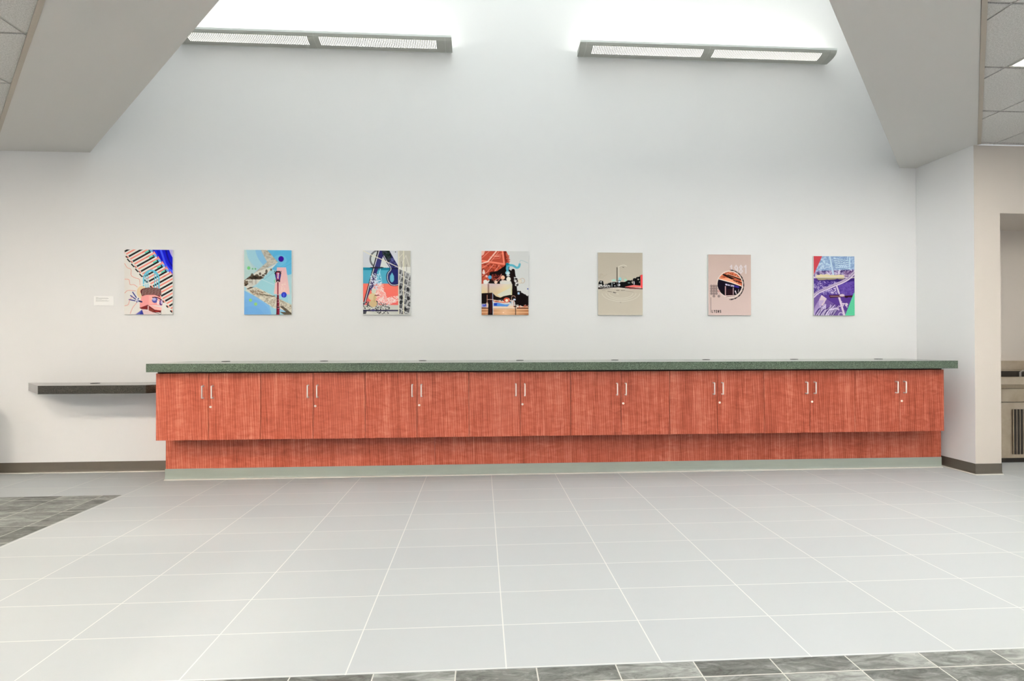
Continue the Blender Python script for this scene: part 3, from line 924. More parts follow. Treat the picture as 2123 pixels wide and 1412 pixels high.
# 2 blue collage with the street lamp
def art2():
    A = Art(125, 152, 946, 1265, (168, 208, 226))
    A.rect(125, 152, 946, 1265, lambda x, y: np.stack([150 + 40 * (y - 152) / 1100, 204 + 14 * (y - 152) / 1100, 228 - 8 * (y - 152) / 1100], -1))
    A.poly([(125, 152), (560, 152), (520, 360), (125, 670)], (176, 206, 214))
    A.ell(560, 100, 410, 420, (160, 206, 222)); A.ell(640, 60, 330, 420, (132, 186, 222))
    A.poly([(520, 152), (946, 152), (946, 560), (860, 590), (600, 480), (712, 360)], (92, 176, 218))
    A.ell(780, 260, 160, 150, (84, 172, 216)); A.ell(740, 330, 120, 95, (112, 186, 222), 0.7)
    A.poly([(125, 152), (160, 152), (190, 300), (260, 430), (330, 520), (125, 670)], (186, 214, 212))
    A.poly([(600, 480), (946, 600), (946, 1100), (330, 780)], (160, 210, 220))
    A.poly([(870, 590), (946, 575), (946, 1100), (880, 1060)], (178, 214, 220))
    A.poly([(125, 850), (946, 1265), (125, 1265)], (128, 184, 230))
    A.ell(240, 1330, 350, 335, (120, 176, 228)); A.ell(240, 1360, 250, 240, (112, 170, 226))
    A.poly([(560, 1110), (946, 1265), (600, 1265)], (156, 206, 224))
    A.line([(430, 660), (640, 750)], 12, (190, 222, 228)); A.line([(470, 660), (946, 290)], 3, (80, 150, 180)); A.line([(820, 445), (946, 375)], 3, (60, 130, 170))
    F = A.field((14, 10), 3) * 0.5 + A.field((40, 26), 4) * 0.5
    st = [(0.15, (150, 142, 128)), (0.45, (184, 178, 166)), (0.8, (206, 202, 192))]
    A.tex([(412, 152), (520, 152), (712, 365), (560, 440), (330, 560), (290, 560), (520, 360)], F, st)
    st2 = [(0.25, (96, 82, 66)), (0.42, (176, 170, 156)), (0.6, (222, 218, 206))]
    A.poly([(340, 530), (560, 450), (690, 380), (520, 560), (340, 740), (190, 830), (125, 770), (125, 670)], (222, 220, 210))
    dk = [(0.35, (22, 18, 14)), (0.55, (70, 54, 40)), (0.8, (140, 128, 112))]
    A.tex([(125, 680), (250, 580), (420, 600), (470, 632), (400, 660), (170, 660), (125, 700)], F, dk)
    for x, y, rx, ry in ((265, 585, 24, 30), (345, 590, 30, 22), (400, 562, 20, 24), (455, 590, 26, 20), (510, 520, 20, 34), (495, 560, 26, 16), (590, 490, 16, 20)): A.ell(x, y, rx, ry, (70, 60, 48), 0.85)
    A.tex([(125, 690), (190, 680), (200, 740), (160, 775), (125, 770)], F, dk)
    for x in (265, 330): A.line([(x, 660), (x, 740)], 7, (60, 50, 40))
    A.ell(235, 700, 34, 20, (90, 80, 66), 0.6); A.tex([(170, 820), (230, 790), (300, 790), (200, 835)], F, dk)
    A.poly([(205, 675), (370, 670), (350, 735), (260, 780), (200, 770)], (196, 194, 188), 0.5)
    A.tex([(150, 840), (330, 790), (946, 1095), (946, 1240), (700, 1150), (650, 1160)], F, [(0.2, (150, 140, 122)), (0.42, (204, 196, 180)), (0.7, (224, 220, 206))])
    for k in range(10): A.ell(390 + k * 28, 908 + k * 4 + 4 * (k % 3), 24, 10, (92, 84, 66), 0.8)
    A.blobs([(200, 830), (430, 850), (480, 900), (300, 930)], 60, 5, 12, [(140, 110, 86), (180, 150, 130), (110, 96, 76)], 0.7)
    A.blobs([(480, 1000), (660, 1000), (640, 1130), (520, 1080)], 40, 4, 10, [(170, 160, 140), (140, 130, 110)], 0.6)
    A.tex([(740, 1120), (800, 1120), (946, 1240), (946, 1265), (820, 1265), (740, 1215), (850, 1220)], F, [(0, (60, 52, 42)), (1, (104, 92, 76))])
    A.tex([(748, 1020), (860, 1050), (946, 1095), (946, 1130), (760, 1110)], F, [(0.2, (120, 110, 92)), (0.7, (216, 210, 194))])
    # pink panel and lamp
    A.poly([(692, 450), (848, 450), (916, 915), (636, 910)], lambda x, y: np.stack([232 + 6 * (y - 450) / 460, 186 + 12 * (y - 450) / 460, 192 + 0 * y], -1))
    A.blobs([(760, 700), (850, 700), (850, 850), (760, 850)], 30, 4, 12, (246, 222, 210), 0.6)
    A.ell(762, 305, 47, 49, (52, 6, 138)); A.ell(812, 922, 47, 48, (26, 44, 172)); A.line([(800, 900), (806, 960)], 8, (110, 130, 220)); A.line([(824, 900), (818, 950)], 6, (90, 110, 210))
    A.ell(205, 465, 27, 29, (96, 176, 106)); A.ell(271, 478, 15, 15, (92, 172, 124)); A.ell(319, 478, 15, 15, (92, 172, 124))
    A.ell(236, 1016, 27, 27, (146, 204, 116)); A.ell(325, 1082, 27, 27, (146, 204, 116))
    A.arc(668, 685, 22, 60, 300, 7, (60, 210, 110))
    A.poly([(660, 560), (756, 560), (738, 668), (680, 668)], (30, 40, 160)); A.poly([(680, 530), (735, 530), (728, 660), (690, 660)], (196, 60, 90))
    A.rect(700, 545, 722, 640, (226, 230, 246)); A.line([(706, 560), (716, 630)], 6, (60, 40, 110))
    A.poly([(645, 555), (672, 515), (745, 515), (768, 552), (745, 580), (735, 535), (682, 535), (672, 580)], (30, 14, 26))
    for x in (652, 690, 715, 735, 762): A.line([(x, 530), (x - 2, 512)], 9, (30, 12, 26))
    A.line([(660, 570), (682, 668)], 8, (24, 16, 40)); A.line([(758, 570), (740, 668)], 8, (24, 16, 40))
    A.rect(676, 665, 745, 700, (40, 12, 20)); A.rect(695, 690, 720, 706, (226, 190, 200))
    A.rect(694, 705, 718, 915, (116, 26, 44)); A.line([(700, 710), (700, 915)], 7, (178, 70, 90))
    A.poly([(690, 920), (724, 920), (732, 1120), (682, 1120)], (110, 16, 36)); A.poly([(682, 1120), (736, 1120), (736, 1265), (680, 1265)], (126, 20, 44))
    for y in (922, 1010, 1050, 1120, 1152): A.line([(690, y), (728, y)], 9, (214, 150, 166))
    A.line([(698, 930), (692, 1265)], 11, (30, 8, 18)); A.ell(710, 1135, 28, 12, (40, 10, 20))
    return A

# 3 leaning post, drop shape, brick tower
def art3():
    A = Art(143, 158, 972, 1278, (216, 218, 222))
    A.rect(143, 158, 760, 460, (218, 220, 226)); A.rect(750, 158, 972, 440, (196, 192, 180)); A.rect(750, 440, 972, 560, (232, 230, 224))
    F = A.field((20, 20), 5)
    A.arc(420, 310, 150, 0, 360, 26, (60, 60, 64)); A.arc(420, 310, 150, 0, 360, 7, (150, 152, 154)); A.ell(420, 310, 134, 140, (214, 220, 214))
    A.rect(143, 456, 755, 500, (22, 122, 146)); A.rect(143, 500, 755, 735, lambda x, y: np.stack([80 + 0 * x, 172 - 8 * (y - 500) / 235, 196 + 0 * x], -1))
    A.rect(143, 733, 755, 1105, lambda x, y: np.stack([236 + 0 * x, 118 - 12 * (y - 733) / 370, 100 + 0 * x], -1))
    A.rect(143, 1105, 755, 1278, (208, 208, 198))
    # dark canopy and arm
    A.poly([(400, 158), (600, 158), (755, 440), (755, 750), (650, 750), (590, 700), (560, 620), (580, 540), (625, 480), (490, 250), (430, 300)], (34, 34, 92))
    A.tex([(420, 158), (600, 158), (640, 250), (605, 380), (560, 330), (500, 240), (430, 290)], F, [(0.2, (14, 22, 22)), (0.55, (36, 56, 44)), (0.9, (60, 60, 80))])
    A.tex([(600, 158), (755, 430), (755, 470), (650, 470), (590, 380), (640, 250)], F, [(0.3, (28, 26, 80)), (0.85, (90, 96, 150))])
    A.rect(640, 460, 755, 500, (18, 16, 52)); A.poly([(490, 250), (560, 380), (560, 460), (450, 440)], (222, 226, 222))
    A.ell(665, 640, 110, 112, (26, 28, 88)); A.poly([(625, 480), (755, 480), (755, 750), (650, 750), (565, 640)], (30, 34, 96))
    A.curve([(505, 250), (560, 350), (630, 475), (575, 560), (570, 660), (620, 740), (690, 758), (755, 745)], 36, (22, 20, 60))
    A.curve([(505, 250), (560, 350), (630, 475), (578, 560), (572, 660), (622, 742), (690, 760), (755, 748)], 11, (226, 228, 230))
    A.poly([(648, 540), (680, 600), (682, 670), (645, 715), (610, 670), (612, 600)], (104, 180, 204)); A.ell(646, 650, 37, 60, (104, 180, 204))
    A.rect(430, 152, 600, 162, (70, 170, 80))
    # post
    A.poly([(400, 158), (470, 158), (490, 260), (180, 1090), (143, 1120), (170, 1020), (330, 470)], (42, 38, 96))
    A.poly([(395, 158), (432, 158), (190, 1060), (152, 1060)], (10, 10, 16)); A.line([(425, 158), (290, 620), (175, 1065)], 12, (240, 240, 240))
    A.poly([(395, 290), (470, 310), (440, 450), (350, 430)], (54, 54, 110)); A.poly([(260, 780), (330, 560), (390, 560), (300, 900)], (48, 34, 86))
    A.line([(150, 165), (260, 225), (470, 315), (750, 445)], 14, (236, 230, 208)); A.ell(380, 458, 120, 14, (16, 14, 24), 0.8)
    A.line([(445, 480), (395, 700)], 12, (160, 220, 236)); A.line([(430, 520), (470, 690)], 6, (200, 236, 244))
    # foam
    for n_, P_, cc in ((220, [(350, 730), (480, 730), (560, 1000), (600, 1110), (330, 1110), (290, 850)], [(248, 226, 222), (250, 240, 238), (246, 206, 200)]),
                       (120, [(560, 980), (750, 940), (750, 1040), (590, 1105)], [(246, 200, 192), (250, 230, 226)]),
                       (110, [(250, 640), (350, 600), (470, 730), (330, 900), (270, 800)], [(230, 232, 240), (200, 206, 226)]),
                       (36, [(260, 560), (470, 560), (470, 730), (330, 730)], [(220, 236, 244)]),
                       (160, [(143, 1060), (400, 1030), (600, 1110), (600, 1190), (143, 1190)], [(40, 40, 44), (226, 224, 222), (110, 110, 110), (16, 16, 20)]),
                       (70, [(350, 1190), (600, 1190), (600, 1265), (400, 1265)], [(40, 40, 40), (220, 220, 214)])):
        A.blobs(P_, n_, 6, 13, cc, 0.95)
    A.poly([(420, 760), (480, 760), (590, 1100), (400, 1080), (380, 900)], (250, 226, 222), 0.45)
    # toy-like golden figure simplified to rounded shapes
    A.ell(330, 870, 40, 44, (214, 214, 196)); A.ell(310, 965, 74, 62, (222, 200, 156)); A.ell(320, 1080, 66, 64, (214, 186, 140)); A.line([(350, 940), (420, 935)], 14, (96, 30, 40))
    A.ell(345, 1000, 22, 60, (196, 166, 116), 0.6)
    A.rect(143, 1188, 840, 1212, (40, 36, 66)); A.ell(320, 1198, 45, 18, (60, 56, 104)); A.poly([(143, 1212), (210, 1212), (190, 1262), (143, 1262)], (70, 70, 78)); A.poly([(210, 1215), (350, 1250), (210, 1262)], (226, 224, 216))
    # brick tower
    A.poly([(760, 470), (972, 550), (972, 1265), (760, 1265)], (206, 206, 204))
    G = A.field((16, 30), 9)
    for i in range(6):
        for j in range(9):
            x = 700 + i * 62 - j * 22; y = 440 + j * 104 + i * 36
            q = [(x + 8, y), (x + 60, y + 14), (x + 40, y + 100), (x - 12, y + 86)]
            q = [(max(765, min(968, a)), max(478 + (max(765, min(968, a)) - 765) * .38, min(1262, c))) for a, c in q]
            A.tex(q, G, [(0.2, (70, 70, 74)), (0.8, (160, 160, 160))])
    for (x, y) in ((790, 800), (920, 830), (810, 970), (930, 990), (880, 1180), (800, 1060)): A.ell(x, y, 24, 36, (14, 14, 18), 0.8)
    for x in (763, 850): A.line([(x, 170 if x < 800 else 158), (x, 1270)], 16, (232, 228, 206))
    A.line([(765, 290), (850, 195)], 9, (228, 224, 210)); A.line([(800, 420), (890, 240), (945, 430)], 10, (226, 222, 212)); A.line([(765, 465), (972, 545)], 12, (236, 234, 224))
    A.line([(810, 350), (810, 465)], 7, (80, 80, 80)); A.line([(901, 400), (901, 510)], 7, (80, 80, 80)); A.ell(708, 182, 9, 9, (30, 30, 30))
    A.rect(143, 1262, 972, 1278, (226, 225, 218))
    return A

# 4 red roof, tree silhouettes, lights on a street
def art4():
    A = Art(150, 125, 970, 1222, (222, 222, 220))
    A.poly([(150, 125), (580, 125), (625, 220), (610, 330), (560, 420), (440, 480), (300, 510), (290, 620), (150, 700)], (184, 74, 54))
    F = A.field((30, 22), 11)
    A.tex([(150, 280), (520, 380), (530, 430), (440, 470), (300, 500), (290, 620), (150, 640)], F, [(0.2, (136, 44, 30)), (0.8, (206, 92, 66))])
    A.poly([(530, 125), (580, 125), (625, 220), (612, 330), (570, 380), (540, 300)], (120, 34, 24)); A.poly([(150, 125), (215, 125), (190, 190), (150, 215)], (232, 190, 176))
    A.line([(518, 130), (545, 350), (150, 295)], 30, (236, 134, 110)); A.line([(160, 340), (260, 310), (410, 130)], 20, (250, 214, 200))
    A.line([(360, 220), (485, 205), (470, 250), (360, 262)], 9, (226, 120, 100)); A.line([(385, 222), (460, 216)], 12, (238, 170, 150)); A.line([(290, 230), (520, 170)], 6, (240, 150, 130))
    for q in ([(155, 255), (290, 130)], [(160, 420), (290, 340)], [(320, 300), (450, 140)], [(160, 560), (250, 490), (360, 360)], [(370, 490), (460, 370)]): A.line(q, 8, (240, 160, 140))
    A.curve([(310, 690), (350, 600), (460, 540), (580, 410)], 12, (246, 196, 186))
    # trees
    A.poly([(290, 490), (420, 470), (540, 390), (590, 340), (640, 345), (630, 440), (720, 490), (770, 620), (790, 700), (720, 760), (760, 820), (860, 840), (970, 910), (970, 1080), (760, 1060), (680, 900), (560, 960), (330, 960), (150, 1020), (150, 840), (290, 640)], (16, 6, 6))
    A.blobs([(620, 440), (760, 560), (800, 700), (700, 760)], 60, 8, 22, (26, 8, 8)); A.blobs([(580, 150), (650, 220), (640, 330), (600, 330)], 30, 6, 14, (190, 90, 70))
    A.blobs([(740, 780), (970, 900), (970, 930), (760, 860)], 40, 8, 20, (16, 8, 10))
    A.blobs([(340, 520), (480, 530), (520, 600), (320, 640)], 60, 8, 20, [(110, 30, 26), (60, 14, 14), (150, 60, 46)])
    A.rect(345, 850, 700, 965, (18, 8, 8)); A.rect(150, 845, 290, 1030, (16, 8, 8)); A.blobs([(345, 930), (690, 930), (690, 1000), (345, 1000)], 40, 8, 16, (18, 8, 8))
    A.line([(700, 460), (740, 800)], 60, (20, 6, 6)); A.rect(680, 620, 750, 900, (20, 8, 8))
    for q in ([(360, 640), (450, 590), (500, 520)], [(420, 660), (480, 590)]): A.curve(q, 8, (236, 150, 140))
    # pale wall band
    A.poly([(150, 690), (260, 680), (480, 690), (500, 620), (660, 640), (685, 700), (680, 880), (590, 870), (480, 925), (400, 900), (340, 840), (150, 850)],
           lambda x, y: np.stack([226 + 8 * np.sin(x / 70.), 208 + 12 * np.sin(x / 90. + 1), 182 + 24 * np.sin(y / 80.)], -1))
    A.poly([(470, 640), (660, 640), (660, 690), (470, 690)], (228, 224, 216)); A.poly([(420, 870), (660, 750), (670, 870), (480, 910)], (226, 224, 208))
    A.rect(258, 690, 285, 850, (110, 70, 60), 0.6)
    for x, y, r, c in ((220, 655, 37, (240, 238, 232)), (296, 576, 32, (76, 166, 216)), (620, 605, 38, (244, 238, 226)), (520, 580, 36, (240, 190, 160)), (190, 500, 24, (240, 226, 220)), (240, 560, 20, (244, 190, 180)), (400, 660, 28, (240, 210, 190))): A.ell(x, y, r, r, c)
    A.ell(190, 480, 16, 34, (240, 226, 220))
    A.ell(860, 632, 44, 44, (206, 170, 140), inner=0.86); A.ell(815, 645, 38, 40, (214, 196, 170), inner=0.86); A.ell(815, 640, 28, 30, (230, 222, 206))
    # blue ribbon
    A.curve([(605, 470), (595, 410), (640, 370), (700, 375), (760, 410), (800, 395), (815, 350)], 38, (92, 180, 200)); A.curve([(815, 350), (818, 300), (850, 285), (960, 328)], 6, (160, 196, 200))
    A.line([(602, 470), (600, 380)], 42, (84, 176, 202)); A.ell(600, 350, 26, 24, (20, 130, 150)); A.ell(605, 500, 40, 34, (150, 206, 220)); A.ell(612, 508, 26, 24, (226, 238, 240)); A.ell(612, 545, 30, 16, (216, 216, 214))
    A.blobs([(720, 560), (790, 560), (800, 640), (760, 700), (740, 770)], 26, 6, 14, (226, 222, 220)); A.rect(776, 830, 812, 868, (176, 204, 230)); A.ell(955, 772, 12, 12, (70, 90, 170))
    # street
    A.rect(150, 1090, 970, 1222, lambda x, y: np.stack([232 - 60 * np.abs(np.sin(y / 17.)) * (np.abs(x - 560) / 420), 186 - 80 * np.abs(np.sin(y / 17.)) * (np.abs(x - 560) / 420), 146 - 80 * np.abs(np.sin(y / 17.)) * (np.abs(x - 560) / 420)], -1))
    A.rect(150, 1095, 970, 1112, (70, 26, 16)); A.rect(350, 1060, 760, 1110, (238, 214, 190)); A.rect(780, 1078, 970, 1092, (230, 170, 130))
    A.rect(155, 1035, 235, 1078, (30, 50, 176)); A.rect(235, 1010, 262, 1095, (240, 220, 200)); A.blobs([(160, 1040), (230, 1040), (230, 1075), (160, 1075)], 8, 4, 8, (220, 220, 240))
    A.poly([(360, 1020), (430, 1010), (560, 1040), (640, 1035), (600, 1075), (360, 1070)], (90, 150, 226)); A.rect(365, 1015, 420, 1060, (30, 60, 180))
    A.line([(350, 965), (560, 1000)], 16, (244, 200, 170)); A.line([(370, 990), (550, 1010)], 12, (220, 90, 60)); A.ell(588, 965, 56, 44, (206, 80, 56)); A.ell(588, 972, 26, 26, (254, 244, 220)); A.ell(628, 950, 12, 12, (244, 180, 150))
    A.blobs([(770, 1040), (970, 1050), (970, 1080), (770, 1085)], 26, 4, 10, [(246, 236, 220), (200, 90, 60)])
    A.rect(645, 1000, 680, 1020, (130, 180, 220))
    # posts and lamps
    A.poly([(275, 850), (335, 850), (352, 1222), (262, 1222)], (22, 8, 10)); A.line([(345, 845), (350, 1222)], 9, (200, 214, 240)); A.line([(322, 860), (312, 1180)], 18, (66, 20, 26)); A.line([(245, 955), (350, 955)], 9, (230, 200, 190))
    A.line([(250, 880), (250, 1080)], 9, (206, 150, 120)); A.line([(738, 960), (742, 1222)], 13, (18, 8, 10)); A.arc(705, 925, 34, 180, 350, 8, (220, 170, 150)); A.line([(671, 925), (671, 1040)], 8, (224, 180, 160)); A.rect(705, 940, 742, 968, (206, 220, 244))
    A.line([(708, 970), (710, 1080)], 8, (190, 90, 66)); A.ell(735, 1075, 26, 12, (60, 26, 16)); A.ell(530, 1178, 14, 10, (250, 220, 190))
    return A

# 5 beige sheet with a black skyline strip
def art5():
    A = Art(160, 145, 940, 1230, (206, 198, 182))
    A.rect(160, 145, 940, 1230, lambda x, y: np.stack([192 + 20 * (y - 145) / 1085, 182 + 20 * (y - 145) / 1085, 166 + 20 * (y - 145) / 1085], -1))
    L = (226, 220, 206)
    for ry in (150, 120, 95): A.arc(560, 840, 330 * ry / 150, 5, 175, 7, L, ry=ry)
    A.arc(560, 640, 330, 190, 350, 4, (190, 186, 168), ry=170)
    A.arc(215, 555, 40, 0, 330, 4, (186, 170, 150)); A.arc(215, 555, 18, 40, 360, 4, (180, 164, 146)); A.curve([(175, 590), (220, 520), (270, 550), (320, 520)], 4, (184, 168, 148)); A.arc(610, 600, 48, 160, 400, 4, (190, 180, 160)); A.curve([(260, 610), (330, 570), (400, 580), (440, 640)], 4, (200, 188, 168))
    # skyline
    pts = [(160, 720)]; rs = np.random.RandomState(3)
    for x, y in ((175, 660), (200, 632), (250, 640), (262, 700), (310, 695), (340, 680), (380, 665), (440, 655), (500, 660), (560, 660), (600, 655), (640, 650), (690, 642), (740, 650), (765, 690), (780, 620), (810, 605), (830, 570), (860, 565), (885, 590), (890, 540), (940, 530)):
        pts += [(x, y)]
    pts += [(940, 770), (160, 770)]
    A.poly(pts, (8, 8, 10))
    A.blobs([(640, 650), (900, 560), (900, 600), (640, 670)], 40, 8, 18, (8, 8, 10)); A.blobs([(300, 690), (620, 655), (620, 670), (300, 700)], 40, 6, 14, (8, 8, 10))
    A.blobs([(165, 690), (330, 700), (400, 735), (165, 750)], 46, 5, 12, [(226, 222, 216), (240, 236, 232)]); A.ell(215, 655, 12, 12, (230, 230, 226)); A.ell(700, 668, 22, 9, (150, 190, 176), 0.7); A.ell(440, 676, 9, 9, (240, 240, 240)); A.ell(455, 722, 10, 8, (240, 240, 240))
    A.rect(160, 745, 940, 775, (222, 214, 200)); A.poly([(160, 752), (500, 738), (940, 768), (940, 778), (600, 762), (160, 778)], (40, 30, 30)); A.poly([(200, 762), (520, 748), (640, 762), (400, 768)], (216, 206, 192))
    A.poly([(630, 735), (780, 705), (905, 715), (905, 745), (640, 740)], (244, 120, 116)); A.poly([(640, 742), (940, 762), (940, 775), (700, 770)], (110, 30, 34))
    A.poly([(900, 535), (940, 522), (940, 758), (905, 755)], (240, 70, 72)); A.line([(905, 545), (908, 750)], 10, (250, 130, 124))
    A.ell(790, 670, 9, 34, (214, 206, 216)); A.ell(862, 608, 16, 12, (170, 164, 150)); A.ell(884, 655, 5, 16, (200, 190, 180))
    # street lamps and tints
    A.rect(484, 400, 496, 640, (74, 66, 58)); A.rect(500, 402, 508, 640, (150, 142, 128)); A.rect(516, 385, 527, 650, (228, 222, 208)); A.curve([(520, 388), (560, 372), (610, 362), (660, 378)], 8, (232, 228, 216)); A.line([(590, 398), (612, 404)], 8, (90, 84, 76))
    A.ell(543, 605, 26, 34, (150, 214, 220)); A.ell(640, 620, 26, 22, (176, 220, 200)); A.ell(440, 625, 34, 18, (176, 222, 206)); A.arc(730, 612, 30, 190, 330, 6, (200, 206, 160)); A.arc(630, 600, 26, 200, 380, 6, (182, 200, 160))
    A.arc(530, 650, 24, 150, 330, 8, (20, 20, 24)); A.ell(530, 650, 18, 20, (206, 226, 236)); A.ell(524, 706, 24, 20, (234, 234, 236)); A.blobs([(505, 695), (560, 695), (560, 715), (505, 715)], 8, 4, 6, (20, 20, 20))
    A.line([(404, 620), (404, 735)], 8, (206, 220, 222)); A.line([(490, 650), (490, 760)], 7, (90, 90, 90))
    A.line([(230, 802), (290, 804)], 5, (150, 140, 128)); A.line([(330, 815), (400, 826)], 7, (110, 100, 90)); A.line([(425, 832), (475, 845)], 11, (50, 46, 42)); A.line([(470, 850), (520, 866)], 8, L)
    A.line([(480, 798), (530, 798)], 8, (90, 80, 74)); A.line([(560, 800), (630, 798)], 8, (110, 100, 92)); A.line([(640, 810), (780, 826)], 5, (156, 146, 134))
    A.ell(552, 1008, 14, 10, (186, 176, 160)); A.rect(160, 145, 940, 151, (160, 154, 140))
    return A

# 6 pink sheet with the round photograph
def art6():
    A = Art(160, 135, 900, 1200, (218, 194, 184))
    A.rect(160, 135, 900, 1200, lambda x, y: np.stack([204 + 20 * (y - 135) / 1065, 180 + 20 * (y - 135) / 1065, 170 + 24 * (y - 135) / 1065], -1))
    A.text('1981', 530, 325, 62, 135, 82, 22, (224, 214, 216), 0.95)
    cx, cy, R = 532, 655, 212
    A.ell(cx + 10, cy - 2, 236, 240, (232, 216, 206))
    # broken ring on the right
    rs = np.random.RandomState(1)
    for k in range(34):
        a = -88 + k * 5.3
        A.arc(cx + 0, cy + 10, 240, a, a + 3.6, 14 + 8 * rs.rand(), (30, 24, 24) if k % 3 else (130, 110, 104), ry=256)
    F = A.field((18, 14), 21)
    im0 = A.im.copy()
    A.rect(cx - R, cy - R, cx + R, cy + R, (14, 8, 12))
    A.poly([(cx - R, 440), (cx + R, 440), (cx + R, 690), (cx - R, 550)], (196, 96, 64))
    A.tex([(320, 440), (750, 440), (750, 700), (320, 550)], F, [(0.1, (156, 66, 40)), (0.5, (206, 104, 72)), (0.9, (240, 160, 120))])
    A.poly([(430, 470), (620, 560), (560, 570), (400, 490)], (24, 10, 8)); A.line([(500, 490), (720, 570)], 20, (26, 10, 8)); A.line([(600, 590), (750, 630)], 16, (40, 14, 10)); A.line([(480, 470), (700, 545)], 10, (250, 190, 156))
    A.poly([(350, 560), (500, 545), (560, 570), (740, 690), (560, 640)], (246, 172, 136)); A.line([(330, 562), (560, 625), (750, 692)], 12, (250, 240, 232))
    A.poly([(330, 568), (560, 632), (745, 700), (745, 760), (320, 760)], (16, 8, 26)); A.poly([(600, 668), (690, 690), (690, 725), (600, 700)], (50, 40, 140))
    A.text('BOWLING CENTER', 456, 646, 8, 24, 10.8, 5, (226, 222, 246), slope=0.2)
    A.rect(448, 690, 464, 850, (214, 170, 170)); A.rect(584, 715, 598, 840, (196, 160, 164)); A.rect(480, 740, 580, 840, (40, 14, 22)); A.line([(628, 770), (642, 820)], 14, (230, 214, 220)); A.ell(626, 780, 8, 14, (240, 230, 236)); A.line([(684, 745), (676, 790)], 8, (200, 170, 176))
    A.line([(400, 862), (620, 852)], 16, (236, 206, 196))
    yy, xx = np.meshgrid(A.Y, A.X, indexing='ij')
    out = ((xx - cx) / R) ** 2 + ((yy - cy) / (R + 4)) ** 2 > 1
    A.im[out] = im0[out]
    A.line([(465, 876), (620, 860)], 7, (90, 70, 66))
    for i, j in [(i, j) for j in range(4) for i in range(4)] + [(1, 4), (3, 4)]:
        if i == 3 and j in (0, 1, 3): continue
        x, y = 215 + i * 42.5, 688 + j * 44
        A.ell(x, y, 22, 22, (60, 40, 42) if not (i == 3 and j == 2) else (190, 120, 120), inner=0.78); A.ell(x, y, 9, 9, (40, 26, 28) if not (i == 3 and j == 2) else (190, 120, 120))
    A.arc(375, 825, 16, 40, 260, 6, (216, 160, 160))
    A.line([(203, 888), (203, 1148)], 6, (110, 92, 88))
    A.text('LYONS', 222, 1108, 17, 42, 34.5, 8, (30, 22, 22))
    A.rect(160, 135, 900, 141, (180, 156, 150))
    return A

